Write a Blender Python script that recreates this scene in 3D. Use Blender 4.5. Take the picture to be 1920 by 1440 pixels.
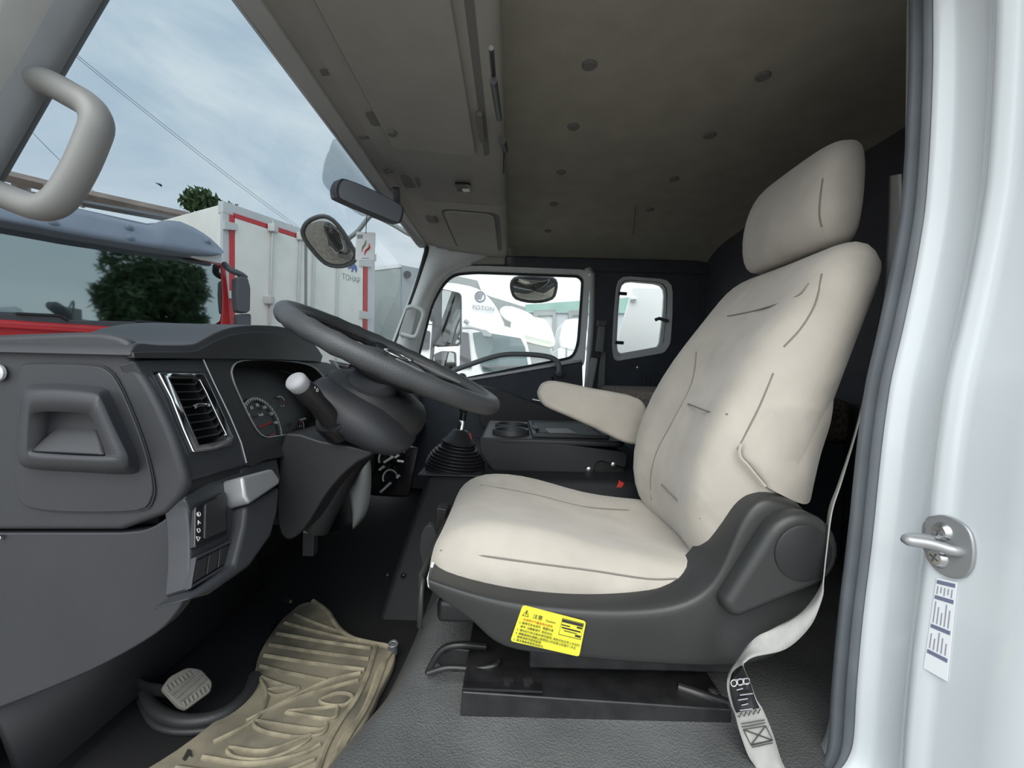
import bpy, bmesh, math, random
from mathutils import Vector, Matrix
from mathutils.bvhtree import BVHTree

for o in list(bpy.data.objects):
    bpy.data.objects.remove(o, do_unlink=True)
scene = bpy.context.scene
COL = scene.collection
random.seed(7)

# ------------------------------------------------------------------ camera
FPX = 800.0                       # focal length in pixels of the 1920 wide frame
PITCH, ROLL = math.radians(1.6), math.radians(1.4)
RC = Matrix.Rotation(math.radians(90) - PITCH, 3, 'X') @ Matrix.Rotation(ROLL, 3, 'Z')
cam_d = bpy.data.cameras.new('camera')
cam_d.sensor_fit = 'HORIZONTAL'
cam_d.sensor_width = 36.0
cam_d.lens = 36.0 * FPX / 1920.0
cam_d.clip_start = 0.02
cam_d.clip_end = 500
cam = bpy.data.objects.new('camera', cam_d)
cam.matrix_world = RC.to_4x4()
COL.objects.link(cam)
scene.camera = cam

# ------------------------------------------------------------------ sky, sun, exposure
w = bpy.data.worlds.new('sky')
scene.world = w
w.use_nodes = True
nt = w.node_tree
nt.nodes.clear()
tc = nt.nodes.new('ShaderNodeTexCoord')
mp = nt.nodes.new('ShaderNodeMapping'); mp.inputs['Scale'].default_value = (1.0, 1.0, 2.6)
n1 = nt.nodes.new('ShaderNodeTexNoise'); n1.inputs['Scale'].default_value = 2.2; n1.inputs['Detail'].default_value = 7; n1.inputs['Roughness'].default_value = 0.55; n1.inputs['Distortion'].default_value = 0.4
r1 = nt.nodes.new('ShaderNodeValToRGB')
r1.color_ramp.elements[0].position = 0.36; r1.color_ramp.elements[0].color = (0.43, 0.565, 0.70, 1)
r1.color_ramp.elements[1].position = 0.66; r1.color_ramp.elements[1].color = (0.86, 0.92, 0.96, 1)
e = r1.color_ramp.elements.new(0.5); e.color = (0.60, 0.71, 0.80, 1)
sx = nt.nodes.new('ShaderNodeSeparateXYZ')
mr = nt.nodes.new('ShaderNodeMapRange'); mr.inputs['From Min'].default_value = 0.0; mr.inputs['From Max'].default_value = 0.45; mr.inputs['To Min'].default_value = 0.75; mr.inputs['To Max'].default_value = 0.0
mx = nt.nodes.new('ShaderNodeMixRGB'); mx.inputs['Color2'].default_value = (0.93, 0.96, 0.98, 1)
bg = nt.nodes.new('ShaderNodeBackground'); bg.inputs['Strength'].default_value = 1.0
ow = nt.nodes.new('ShaderNodeOutputWorld')
L = nt.links.new
L(tc.outputs['Generated'], mp.inputs['Vector']); L(mp.outputs['Vector'], n1.inputs['Vector'])
L(n1.outputs['Fac'], r1.inputs['Fac']); L(r1.outputs['Color'], mx.inputs['Color1'])
L(tc.outputs['Generated'], sx.inputs['Vector']); L(sx.outputs['Z'], mr.inputs['Value']); L(mr.outputs['Result'], mx.inputs['Fac'])
L(mx.outputs['Color'], bg.inputs['Color']); L(bg.outputs['Background'], ow.inputs['Surface'])

sun_d = bpy.data.lights.new('sun_behind_cloud', 'SUN')
sun_d.energy = 1.5
sun_d.angle = math.radians(50)
sun_d.color = (1.0, 0.95, 0.87)
sun = bpy.data.objects.new('sun_behind_cloud', sun_d)
sun.rotation_euler = Vector((0.15, 0.70, -0.72)).to_track_quat('-Z', 'Y').to_euler()
COL.objects.link(sun)

vs = scene.view_settings
vs.view_transform = 'Standard'
vs.look = 'None'
vs.gamma = 1.0
vs.use_curve_mapping = False
vs.exposure = 0.90
scene.cycles.max_bounces = 10
scene.cycles.diffuse_bounces = 6
scene.cycles.transparent_max_bounces = 16
scene.cycles.use_denoising = True

# ------------------------------------------------------------------ measuring helpers
def ray(px, py):
    return (RC @ Vector(((px - 960) / FPX, (720 - py) / FPX, -1.0)))
def P(px, py, y):                 # the point of depth y seen at a pixel
    d = ray(px, py); return d * (y / d.y)
def PX(px, py, x):
    d = ray(px, py); return d * (x / d.x)
def PZ(px, py, z):
    d = ray(px, py); return d * (z / d.z)
def PL(px, py, p0, n):
    d = ray(px, py); return d * (p0.dot(n) / d.dot(n))
def PD(px, py, off=0.0):          # the dashboard face that looks at the driver
    n = Vector((1, 0, .35)); d = ray(px, py); return d * ((-.485 + off) / d.dot(n))
def PP(pts, y): return [P(a, b, y) for a, b in pts]
def PPD(pts, off=0.0): return [PD(a, b, off) for a, b in pts]
V = Vector

# ------------------------------------------------------------------ scene helpers
WT = {}                            # world translation of each parent
def thing(name, label, cat, loc=(0, 0, 0), group=None):
    o = bpy.data.objects.new(name, None); COL.objects.link(o)
    o.empty_display_size = .05
    o.location = loc; WT[o.name] = V(loc)
    return tag(o, label, cat, group)
def tag(o, label, cat, group=None):
    o['label'] = label; o['category'] = cat
    if group: o['group'] = group
    return o
def struct(o, label=None):
    o['kind'] = 'structure'
    if label: o['label'] = label
    return o
def sroot(name, loc=(0, 0, 0), label=None):
    o = bpy.data.objects.new(name, None); COL.objects.link(o)
    o.location = loc; WT[o.name] = V(loc)
    return struct(o, label)
def mesh(name, verts, faces, mat, parent=None, bevel=0, seg=2, sub=0, smooth=True, angle=None, solid=0, recalc=True, label=None):
    me = bpy.data.meshes.new(name)
    me.from_pydata([tuple(v) for v in verts], [], faces)
    if recalc:
        bm = bmesh.new(); bm.from_mesh(me)
        bmesh.ops.remove_doubles(bm, verts=bm.verts, dist=1e-6)
        bmesh.ops.recalc_face_normals(bm, faces=bm.faces)
        bm.to_mesh(me); bm.free()
    return link(name, me, mat, parent, bevel, seg, sub, smooth, angle, solid, label)
def link(name, me, mat, parent=None, bevel=0, seg=2, sub=0, smooth=True, angle=None, solid=0, label=None):
    me.materials.clear(); me.materials.append(mat)
    if smooth:
        me.shade_smooth()
        if angle: me.set_sharp_from_angle(angle=math.radians(angle))
    o = bpy.data.objects.new(name, me); COL.objects.link(o)
    if parent is not None:
        o.parent = parent; o.location = -WT.get(parent.name, V((0, 0, 0)))
    WT[o.name] = V((0, 0, 0))
    if solid:
        m = o.modifiers.new('thick', 'SOLIDIFY'); m.thickness = solid; m.offset = 0
    if bevel:
        m = o.modifiers.new('bevel', 'BEVEL'); m.width = bevel; m.segments = seg; m.limit_method = 'ANGLE'; m.angle_limit = math.radians(32)
        m2 = o.modifiers.new('wn', 'WEIGHTED_NORMAL')
    if sub:
        m = o.modifiers.new('sub', 'SUBSURF'); m.levels = sub; m.render_levels = sub
    if label: o['label'] = label
    return o
def rnd(pts, r=.3, seg=4):         # round the corners of a closed polygon; r = share of the shorter side
    out = []; n = len(pts)
    for i in range(n):
        p, a, b = V(pts[i]), V(pts[i - 1]), V(pts[(i + 1) % n])
        k = min((a - p).length, (b - p).length) * min(r, .5)
        s = p + (a - p).normalized() * k; t = p + (b - p).normalized() * k
        for j in range(seg + 1):
            u = j / seg
            out.append(s * (1 - u) ** 2 + p * 2 * u * (1 - u) + t * u * u)
    return out
def spline(pts, n=8, closed=False):  # Catmull-Rom
    P_ = [V(p) for p in pts]; m = len(P_); out = []
    rng = m if closed else m - 1
    for i in range(rng):
        if closed:
            a, b, c, d = P_[i - 1], P_[i], P_[(i + 1) % m], P_[(i + 2) % m]
        else:
            b, c = P_[i], P_[i + 1]
            a = P_[i - 1] if i > 0 else b * 2 - c
            d = P_[i + 2] if i + 2 < m else c * 2 - b
        for j in range(n):
            t = j / n
            out.append(.5 * ((2 * b) + (c - a) * t + (2 * a - 5 * b + 4 * c - d) * t * t + (3 * b - a - 3 * c + d) * t ** 3))
    if not closed: out.append(P_[-1])
    return out
def prism(name, pts, d, mat, parent=None, bevel=0, **k):
    n = len(pts); d = V(d)
    v = [V(p) for p in pts] + [V(p) + d for p in pts]
    f = [tuple(range(n)), tuple(range(2 * n - 1, n - 1, -1))] + [(i, (i + 1) % n, n + (i + 1) % n, n + i) for i in range(n)]
    k.setdefault('angle', None if bevel else 30)
    return mesh(name, v, f, mat, parent, bevel, **k)
def ringp(name, outer, inner, d, mat, parent=None, bevel=0, dz=None, **k):
    n = len(outer); assert n == len(inner), name
    d = V(d); di = V(dz) if dz is not None else d
    v = [V(p) for p in outer] + [V(p) for p in inner] + [V(p) + d for p in outer] + [V(p) + di for p in inner]
    f = []
    for i in range(n):
        j = (i + 1) % n
        f += [(i, j, n + j, n + i), (2 * n + i, 3 * n + i, 3 * n + j, 2 * n + j), (i, 2 * n + i, 2 * n + j, j), (n + i, n + j, 3 * n + j, 3 * n + i)]
    k.setdefault('angle', None if bevel else 30)
    return mesh(name, v, f, mat, parent, bevel, **k)
def loft(name, rows, mat, parent=None, closed=False, caps=False, loop=False, **k):
    n = len(rows[0]); v = [p for r in rows for p in r]; f = []
    R = len(rows)
    for i in range(R if loop else R - 1):
        a, b = i * n, ((i + 1) % R) * n
        for j in range(n if closed else n - 1):
            q = (j + 1) % n
            f.append((a + j, a + q, b + q, b + j))
    if caps:
        f += [tuple(range(n - 1, -1, -1)), tuple(range((R - 1) * n, R * n))]
    return mesh(name, v, f, mat, parent, **k)
def tube(name, path, r, mat, parent=None, n=10, closed=False, flat=1.0, up=None, sub=0, label=None, caps=True):
    pts = [V(p) for p in path]; m = len(pts); rows = []; prev = None
    for i, p in enumerate(pts):
        if closed: t = (pts[(i + 1) % m] - pts[i - 1])
        else: t = pts[min(i + 1, m - 1)] - pts[max(i - 1, 0)]
        t.normalize()
        if prev is None:
            u = V(up) if up else (V((0, 0, 1)) if abs(t.z) < .9 else V((1, 0, 0)))
        else: u = prev
        u = (u - t * u.dot(t)).normalized(); prev = u
        b = t.cross(u)
        ri = r[i] if isinstance(r, (list, tuple)) else r
        rows.append([p + (u * math.cos(a) + b * math.sin(a) * flat) * ri for a in [2 * math.pi * j / n for j in range(n)]])
    return loft(name, rows, mat, parent, closed=True, caps=(caps and not closed), loop=closed, sub=sub, angle=50, label=label)
def frame_axes(n):
    n = V(n).normalized()
    u = n.orthogonal().normalized() if abs(n.z) > .95 else V((0, 0, 1)).cross(n).normalized()
    return u, n.cross(u).normalized(), n
def lathe(name, c, axis, prof, mat, parent=None, n=28, **k):   # prof: (radius, height) pairs
    u, v, a = frame_axes(axis); c = V(c)
    rows = [[c + a * h + (u * math.cos(t) + v * math.sin(t)) * max(r, 1e-5) for t in [2 * math.pi * j / n for j in range(n)]] for r, h in prof]
    k.setdefault('angle', 40)
    return loft(name, rows, mat, parent, closed=True, caps=True, **k)
def box(name, c, s, mat, parent=None, bevel=0, rot=None, **k):
    c = V(c); hx, hy, hz = s[0] / 2, s[1] / 2, s[2] / 2
    M = rot if rot else Matrix.Identity(3)
    v = [c + M @ V((x, y, z)) for x in (-hx, hx) for y in (-hy, hy) for z in (-hz, hz)]
    f = [(0, 1, 3, 2), (4, 6, 7, 5), (0, 4, 5, 1), (2, 3, 7, 6), (0, 2, 6, 4), (1, 5, 7, 3)]
    k.setdefault('angle', None if bevel else 30)
    return mesh(name, v, f, mat, parent, bevel, **k)
def text(name, s, size, origin, right, up, mat, parent=None, ext=.0002, align='LEFT', label=None, sx=1.0):
    cu = bpy.data.curves.new(name, 'FONT'); cu.body = s; cu.size = size; cu.extrude = ext; cu.align_x = align; cu.resolution_u = 3
    t = bpy.data.objects.new(name, cu); COL.objects.link(t)
    me = bpy.data.meshes.new_from_object(t.evaluated_get(bpy.context.evaluated_depsgraph_get()))
    bpy.data.objects.remove(t); bpy.data.curves.remove(cu)
    r = V(right).normalized(); u = V(up); u = (u - r * u.dot(r)).normalized(); nn = r.cross(u)
    M = Matrix((r * sx, u, nn)).transposed().to_4x4(); M.translation = V(origin)
    me.transform(M); me.name = name
    return link(name, me, mat, parent, smooth=False, label=label)
def bvh(o):
    dg = bpy.context.evaluated_depsgraph_get(); dg.update()
    ev = o.evaluated_get(dg); me = ev.to_mesh()
    M = Matrix.Translation(V((0, 0, 0)))
    t = BVHTree.FromPolygons([M @ v.co for v in me.vertices], [tuple(p.vertices) for p in me.polygons])
    ev.to_mesh_clear(); return t
def hit(t, px, py, lift=0.0):      # where the sight line through a pixel meets a surface
    d = ray(px, py).normalized(); h = t.ray_cast(V((0, 0, 0)), d)
    if h[0] is None: return None
    n = h[1] if h[1].dot(d) < 0 else -h[1]
    return h[0] + n * lift
def hits(t, pts, lift=0.0): return [q for q in (hit(t, a, b, lift) for a, b in pts) if q is not None]

# ------------------------------------------------------------------ materials
def mat(name, col, rough=.5, metal=0, noise=0, nscale=40, bump=0, bscale=300, spec=.5, voro=False, trans=0, coat=0, stretch=None, col2=None, sheen=0, bdist=.001, ramp=(.35, .65)):
    m = bpy.data.materials.new(name); m.use_nodes = True
    t = m.node_tree; b = t.nodes['Principled BSDF']; K = t.links.new
    b.inputs['Base Color'].default_value = (*col, 1); b.inputs['Roughness'].default_value = rough
    b.inputs['Metallic'].default_value = metal; b.inputs['Specular IOR Level'].default_value = spec
    b.inputs['Coat Weight'].default_value = coat; b.inputs['Sheen Weight'].default_value = sheen
    if trans: b.inputs['Transmission Weight'].default_value = trans
    c = t.nodes.new('ShaderNodeTexCoord'); src = c.outputs['Object']
    if stretch:
        mpn = t.nodes.new('ShaderNodeMapping'); mpn.inputs['Scale'].default_value = stretch
        K(src, mpn.inputs['Vector']); src = mpn.outputs['Vector']
    if noise or col2:
        n = t.nodes.new('ShaderNodeTexNoise'); n.inputs['Scale'].default_value = nscale; n.inputs['Detail'].default_value = 6
        K(src, n.inputs['Vector'])
        r = t.nodes.new('ShaderNodeValToRGB')
        r.color_ramp.elements[0].position = ramp[0]; r.color_ramp.elements[1].position = ramp[1]
        c1 = [max(0, x * (1 - noise)) for x in col]; c2 = col2 if col2 else [min(1, x * (1 + noise)) for x in col]
        r.color_ramp.elements[0].color = (*c1, 1); r.color_ramp.elements[1].color = (*c2, 1)
        K(n.outputs['Fac'], r.inputs['Fac']); K(r.outputs['Color'], b.inputs['Base Color'])
    if bump:
        if voro:
            n = t.nodes.new('ShaderNodeTexVoronoi'); n.inputs['Scale'].default_value = bscale; o = n.outputs['Distance']
        else:
            n = t.nodes.new('ShaderNodeTexNoise'); n.inputs['Scale'].default_value = bscale; n.inputs['Detail'].default_value = 3; o = n.outputs['Fac']
        K(src, n.inputs['Vector'])
        bp = t.nodes.new('ShaderNodeBump'); bp.inputs['Strength'].default_value = bump; bp.inputs['Distance'].default_value = bdist
        K(o, bp.inputs['Height']); K(bp.outputs['Normal'], b.inputs['Normal'])
    return m
def wrinkle(m, scale, strength, dist, stretch=(1, 1, 1)):   # broad soft folds of cloth on top of the weave
    t = m.node_tree; K = t.links.new; b = t.nodes['Principled BSDF']
    bp0 = b.inputs['Normal'].links[0].from_node
    c = t.nodes.new('ShaderNodeTexCoord'); mp_ = t.nodes.new('ShaderNodeMapping'); mp_.inputs['Scale'].default_value = stretch
    n = t.nodes.new('ShaderNodeTexNoise'); n.inputs['Scale'].default_value = scale; n.inputs['Detail'].default_value = 1.5; n.inputs['Distortion'].default_value = .6
    bp = t.nodes.new('ShaderNodeBump'); bp.inputs['Strength'].default_value = strength; bp.inputs['Distance'].default_value = dist
    K(c.outputs['Object'], mp_.inputs['Vector']); K(mp_.outputs['Vector'], n.inputs['Vector']); K(n.outputs['Fac'], bp.inputs['Height'])
    K(bp.outputs['Normal'], bp0.inputs['Normal'])
def glass(name, tint, refl=.06, rough=.0):
    m = bpy.data.materials.new(name); m.use_nodes = True
    t = m.node_tree; t.nodes.clear(); K = t.links.new
    a = t.nodes.new('ShaderNodeBsdfTransparent'); a.inputs['Color'].default_value = (*tint, 1)
    g = t.nodes.new('ShaderNodeBsdfGlossy'); g.inputs['Roughness'].default_value = rough
    lw = t.nodes.new('ShaderNodeLayerWeight'); lw.inputs['Blend'].default_value = .5
    pw = t.nodes.new('ShaderNodeMath'); pw.operation = 'POWER'; pw.inputs[1].default_value = 5
    mu = t.nodes.new('ShaderNodeMath'); mu.operation = 'MULTIPLY_ADD'; mu.inputs[1].default_value = .5; mu.inputs[2].default_value = refl
    mu.use_clamp = True
    x = t.nodes.new('ShaderNodeMixShader'); o = t.nodes.new('ShaderNodeOutputMaterial')
    K(lw.outputs['Facing'], pw.inputs[0]); K(pw.outputs[0], mu.inputs[0]); K(mu.outputs['Value'], x.inputs['Fac']); K(a.outputs[0], x.inputs[1]); K(g.outputs[0], x.inputs[2]); K(x.outputs[0], o.inputs['Surface'])
    return m

M_dash = mat('dash_plastic', (.030, .032, .037), .5, noise=.06, nscale=8, bump=.25, bscale=900)
M_dash2 = mat('dash_plastic_dark', (.018, .019, .021), .48, noise=.05, nscale=8, bump=.25, bscale=900)
M_black = mat('black_plastic', (.018, .018, .02), .45, bump=.15, bscale=800)
M_gloss = mat('gloss_black', (.012, .012, .014), .15)
M_shield = mat('seat_shield_plastic', (.033, .034, .034), .42, noise=.06, nscale=10, bump=.2, bscale=1000)
M_rubber = mat('leather_grain_rubber', (.125, .129, .13), .30, spec=.9, noise=.2, nscale=6, bump=.55, bscale=300, voro=True, bdist=.002)
M_black_metal = mat('black_painted_steel', (.02, .02, .021), .35, noise=.3, nscale=30)
M_steel = mat('bright_steel', (.6, .61, .62), .3, 1.0)
M_chrome = mat('chrome', (.85, .86, .87), .08, 1.0)
M_satin = mat('satin_silver', (.36, .37, .38), .38, .5)
M_seat = mat('beige_seat_fabric', (.47, .435, .385), .9, noise=.07, nscale=9, bump=.35, bscale=1400, sheen=.3, spec=.2)
M_seatside = mat('beige_seat_side', (.40, .37, .32), .9, noise=.08, nscale=7, bump=.35, bscale=1400, sheen=.3, spec=.2)
wrinkle(M_seat, 9, .5, .02)
M_seam = mat('seam_thread', (.22, .205, .185), .95)
M_head = mat('headliner_fabric', (.34, .33, .28), .95, noise=.06, nscale=12, bump=.5, bscale=700, spec=.15)
M_over = mat('overhead_grey', (.33, .325, .30), .7, noise=.04, nscale=10, bump=.2, bscale=900)
M_overd = mat('overhead_groove', (.16, .16, .155), .8)
M_pillar = mat('pillar_grey', (.46, .475, .47), .6, noise=.04, nscale=10, bump=.15, bscale=900)
M_frame = mat('door_frame_grey', (.66, .68, .68), .55, noise=.04, nscale=10)
M_handle = mat('handle_grey', (.24, .245, .24), .45, bump=.1, bscale=900)
M_seal = mat('rubber_seal', (.13, .145, .16), .5, noise=.1, nscale=15)
M_seald = mat('rubber_seal_dark', (.02, .022, .024), .6)
M_white = mat('white_body_paint', (.70, .745, .77), .22, noise=.02, nscale=3, coat=.5)
M_navy = mat('dark_panel', (.050, .057, .071), .6, noise=.12, nscale=12)
M_carpet = mat('bench_weave', (.22, .18, .15), .95, col2=(.09, .075, .065), nscale=160, bump=.6, bscale=220, voro=True, ramp=(.45, .55))
M_mat = mat('dusty_floor_mat', (.30, .265, .19), .85, col2=(.07, .065, .053), nscale=7, bump=.3, bscale=350, ramp=(.38, .64))
M_rib = mat('dusty_mat_rib', (.36, .315, .22), .9, col2=(.18, .16, .115), nscale=25, bump=.2, bscale=500)
M_web = mat('belt_webbing', (.36, .36, .345), .8, noise=.08, nscale=60, bump=.5, bscale=500, stretch=(1, 1, .15))
M_webr = mat('belt_webbing_dark', (.20, .205, .205), .8, noise=.1, nscale=60, bump=.5, bscale=500, stretch=(1, 1, .15))
M_yellow = mat('yellow_label', (.80, .76, .06), .45)
M_red = mat('red_paint', (.56, .028, .035), .3, noise=.05, nscale=4, coat=.4)
M_redp = mat('red_plastic', (.62, .05, .04), .4)
M_ink = mat('print_black', (.03, .03, .025), .6)
M_inkr = mat('print_red', (.5, .12, .02), .6)
M_inkb = mat('print_blue', (.14, .19, .42), .6)
M_inkg = mat('print_grey', (.30, .31, .36), .6)
M_paper = mat('white_label', (.82, .84, .86), .5)
M_whiteprint = mat('print_white', (.8, .8, .78), .5)
M_visor = mat('visor_blue_grey', (.20, .235, .30), .45, noise=.06, nscale=4)
M_trailer = mat('trailer_white', (.88, .88, .82), .5, noise=.05, nscale=2.5)
M_tgrey = mat('trailer_grey', (.62, .65, .66), .5, noise=.05, nscale=2)
M_galv = mat('galvanised', (.62, .63, .62), .4, .3)
M_truck = mat('truck_white', (.82, .83, .84), .3, noise=.02, nscale=2, coat=.3)
M_cream = mat('truck_cream', (.78, .79, .70), .35, noise=.02, nscale=2)
M_grey = mat('mid_grey', (.30, .315, .32), .6, noise=.06, nscale=2)
M_dgrey = mat('dark_grey', (.09, .095, .105), .5)
M_mirror = mat('mirror_glass', (.50, .50, .48), .02, 1.0)
M_mirrord = mat('mirror_painted_slate', (.33, .37, .43), .3, .0)  # matt slate colour painted in place of a mirror reflection
M_brown = mat('brown_steel', (.22, .18, .16), .7, noise=.2, nscale=3)
M_green = mat('green_cladding', (.30, .46, .42), .6, noise=.05, nscale=2)
M_wall = mat('pale_cladding', (.48, .52, .56), .7, noise=.06, nscale=1)
M_asph = mat('brown_gravel_yard', (.31, .275, .24), .9, noise=.25, nscale=3, bump=.4, bscale=60)
M_leaf = mat('leaves', (.045, .085, .03), .7, noise=.5, nscale=5)
M_bark = mat('bark', (.09, .07, .05), .9, noise=.3, nscale=8)
M_wire = mat('cable_black', (.06, .065, .075), .6)
M_hump = mat('hump_black', (.014, .015, .017), .65, spec=.3)
M_cup = mat('floor_moulding_rubber', (.03, .031, .032), .5, bump=.4, bscale=300)
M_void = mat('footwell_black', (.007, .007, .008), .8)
M_knob = mat('stalk_end_grey', (.30, .30, .315), .45)
M_film = mat('frosted_film', (.7, .73, .75), .4)
G_wind = glass('windshield_glass', (.42, .45, .46), .025)
G_side = glass('side_glass', (.93, .95, .94), .04)
G_truck = mat('truck_windshield', (.34, .40, .40), .03, 1.0)
G_truck2 = mat('truck_glass_teal', (.12, .17, .18), .06, spec=.8)
G_film = glass('translucent_film', (.80, .82, .83), .06, .3)
# ================================================================== THE SETTING
GZ = -1.75
struct(mesh('ground', [(-60, -40, GZ), (60, -40, GZ), (60, 80, GZ), (-60, 80, GZ)], [(0, 1, 2, 3)], M_asph, smooth=False), 'grey asphalt yard')

# ---- cab floor: lower footwell, raised part under the seats, and the hump for the engine
fl = sroot('floor', (0, 1.3, -.62), 'black rubber cab floor')
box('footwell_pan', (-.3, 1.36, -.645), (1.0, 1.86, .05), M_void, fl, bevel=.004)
xe = [(.45, -.17, .001), ]
rows = []
for y, x in ((.47, -.27), (.56, -.245), (.62, -.235), (.70, -.20), (.80, -.17), (1.1, -.16), (1.6, -.16), (2.26, -.16)):
    rows.append([V((x - .045, y, -.622)), V((x - .03, y, -.60)), V((x - .008, y, -.565)), V((x + .02, y, -.550)), V((x + .08, y, -.546)), V((.2, y, -.546)), V((.45, y, -.546)), V((.70, y, -.546)), V((1.05, y, -.546))])
loft('raised_floor', rows, M_rubber, fl, sub=2)
box('door_sill', (.0, .455, -.64), (1.30, .13, .16), M_black, fl, bevel=.02, seg=3)
box('rocker_skin', (.0, .42, -.80), (1.5, .05, .30), M_white, fl, bevel=.015)
# engine hump beside the seat, carries gear lever and console
hump = [[P(800, 893, 1.20), P(775, 960, 1.17), P(740, 1060, 1.10), P(700, 1178, 1.03)],
        [P(860, 893, 1.20), P(850, 960, 1.17), P(850, 1060, 1.10), P(850, 1178, 1.03)]]
a = [p.copy() for p in hump[0]]; b = [V((.62, p.y, p.z)) for p in hump[0]]
top = a[0].z
far = [V((p.x, 1.95, p.z)) for p in a]; far2 = [V((.62, 1.95, p.z)) for p in a]
v = a + b + far + far2
f = [(i, i + 1, 5 + i, 4 + i) for i in range(3)] + [(8 + i, 9 + i, 1 + i, i) for i in range(3)] + [(12 + i, 13 + i, 9 + i, 8 + i) for i in range(3)] + [(4 + i, 5 + i, 13 + i, 12 + i) for i in range(3)] + [(0, 4, 12, 8), (3, 11, 15, 7)]
mesh('engine_hump', v, f, M_hump, fl, bevel=.02, seg=3)
for q in (P(757, 1078, 1.085), P(727, 1078, 1.09)):
    lathe('screw', q + V((0, -.002, 0)), (-.2, -1, 0), [(.006, 0), (.006, .004), (.002, .006)], M_gloss, fl, n=10)

# ---- firewall, rear wall, inner left wall
wf = sroot('wall_front', (-.80, 1.4, -.67), 'black firewall behind the pedals')
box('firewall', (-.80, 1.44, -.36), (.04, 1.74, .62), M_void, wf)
box('front_skin', (-.86, 1.41, -.62), (.06, 1.86, 1.16), M_white, wf, bevel=.02)
box('side_skin', (-.80, .535, -.62), (.10, .03, .72), M_white, wf, bevel=.01)
box('cowl_top', (-.83, 1.41, -.045), (.14, 1.80, .03), M_black, wf, bevel=.008)
wr = sroot('wall_rear', (1.03, 1.4, -.55), 'dark back wall of the cab')
box('back_panel', (1.03, 1.4, .06), (.04, 1.80, 1.28), M_navy, wr)
wl = sroot('wall_left', (.6, .5, -.6), 'white door jamb and pillar behind the driver door')
EDGE = [(1757, -120), (1757, 0), (1757, 115), (1752, 252), (1744, 369), (1736, 431), (1723, 506), (1709, 575), (1697, 630), (1686, 676), (1675, 728), (1663, 813), (1655, 886), (1641, 1024), (1624, 1162), (1612, 1297), (1607, 1384), (1599, 1421), (1580, 1450), (1545, 1475), (1480, 1490)]
E = spline(PP(EDGE, .56), 3)
JP = [(0, .565), (0, .556), (.010, .552), (.013, .543), (.014, .515), (.012, .506), (.003, .499), (-.004, .491), (-.005, .480), (.001, .472), (.003, .462), (.002, .42), (.0, .37), (.02, .345), (.10, .335), (.5, .335)]
jamb = loft('door_jamb', [[V((p.x + dx, y, p.z)) for p in E] for dx, y in JP], M_white, wl)
# inner trim and rear quarter behind the seat (left side)
IT = PP([(1722, -120), (1718, 0), (1712, 330), (1690, 480), (1668, 600), (1640, 728), (1628, 813), (1612, 930), (1596, 1060), (1580, 1200), (1575, 1300), (1560, 1400), (1530, 1440), (1460, 1452)], .60)
I2 = spline(IT, 3)
loft('pillar_trim', [[V((p.x, .60, p.z)) for p in I2], [V((p.x + .01, .625, p.z)) for p in I2], [V((p.x + .05, .64, p.z)) for p in I2], [V((1.02, .645, p.z)) for p in I2]], M_pillar, wl)
box('rear_quarter_lining', (.83, .60, -.30), (.42, .02, .62), M_navy, wl)
box('rear_quarter_skin', (.86, .56, .06), (.50, .02, 1.5), M_white, wl)
# door seal between jamb and trim
sl = sroot('trim_3', (.5, .58, -.6), 'grey rubber door seal on the rear pillar')
S1 = spline(PP([(x - 3, y) for x, y in EDGE], .566), 3)
S2 = spline([V((p.x - .006, .572, p.z)) for p in PP([(x - 16, y) for x, y in EDGE], .572)], 3)
S3 = spline(PP([(x - 28, y) for x, y in EDGE], .578), 3)
S4 = [p + V((.006, .004, 0)) for p in spline(PP([(x - 31, y) for x, y in EDGE], .580), 3)]
S5 = [p + V((-.004, 0, 0)) for p in spline(PP([(x - 38, y) for x, y in EDGE], .588), 3)]
S6 = [p + V((.0, 0, 0)) for p in spline(PP([(x - 54, y) for x, y in EDGE], .600), 3)]
S7 = [p + V((.02, .02, 0)) for p in S6]
loft('seal_lip', [[p + V((.01, -.004, 0)) for p in S1], S1, S2, S3, S4, S5, S6, S7], M_seal, sl)

# ---- ceiling
ce = sroot('ceiling', (.48, 1.4, .68), 'grey fabric headliner with round clips')
rows = []
for x in (-.06, .05, .2, .4, .6, .8, .93, 1.0, 1.04):
    dz = 0 if x < .85 else -.03 * ((x - .85) / .19) ** 2
    rows.append([V((x, y, z + dz)) for y, z in ((.44, .60), (.50, .645), (.58, .672), (.75, .685), (1.4, .69), (2.0, .685), (2.16, .668), (2.24, .635), (2.30, .60))])
hl = loft('headliner', rows, M_head, ce, sub=1)
loft('roof_skin', [[p + V((0, 0, .045)) for p in r] for r in rows], M_white, ce)
tb = bvh(hl)
for px, py in ((1105, 121), (1075, 237), (1052, 322), (1038, 382), (1027, 433), (1430, 142), (1330, 253), (1263, 335), (1218, 393)):
    q = hit(tb, px, py)
    lathe('headliner_clip', q + V((0, 0, .001)), (0, 0, -1), [(.017, 0), (.017, .003), (.014, .006), (.004, .0065)], M_overd, ce, n=18)
tube('headliner_seam', [hit(tb, 1190, 385, .001), hit(tb, 1185, 440, .001)], .003, M_over, ce, n=6)
# left roof rail above the open door
struct(box('trim_4', (.05, .50, .63), (1.2, .10, .10), M_pillar, bevel=.02), 'grey roof rail above the driver door')

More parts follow.
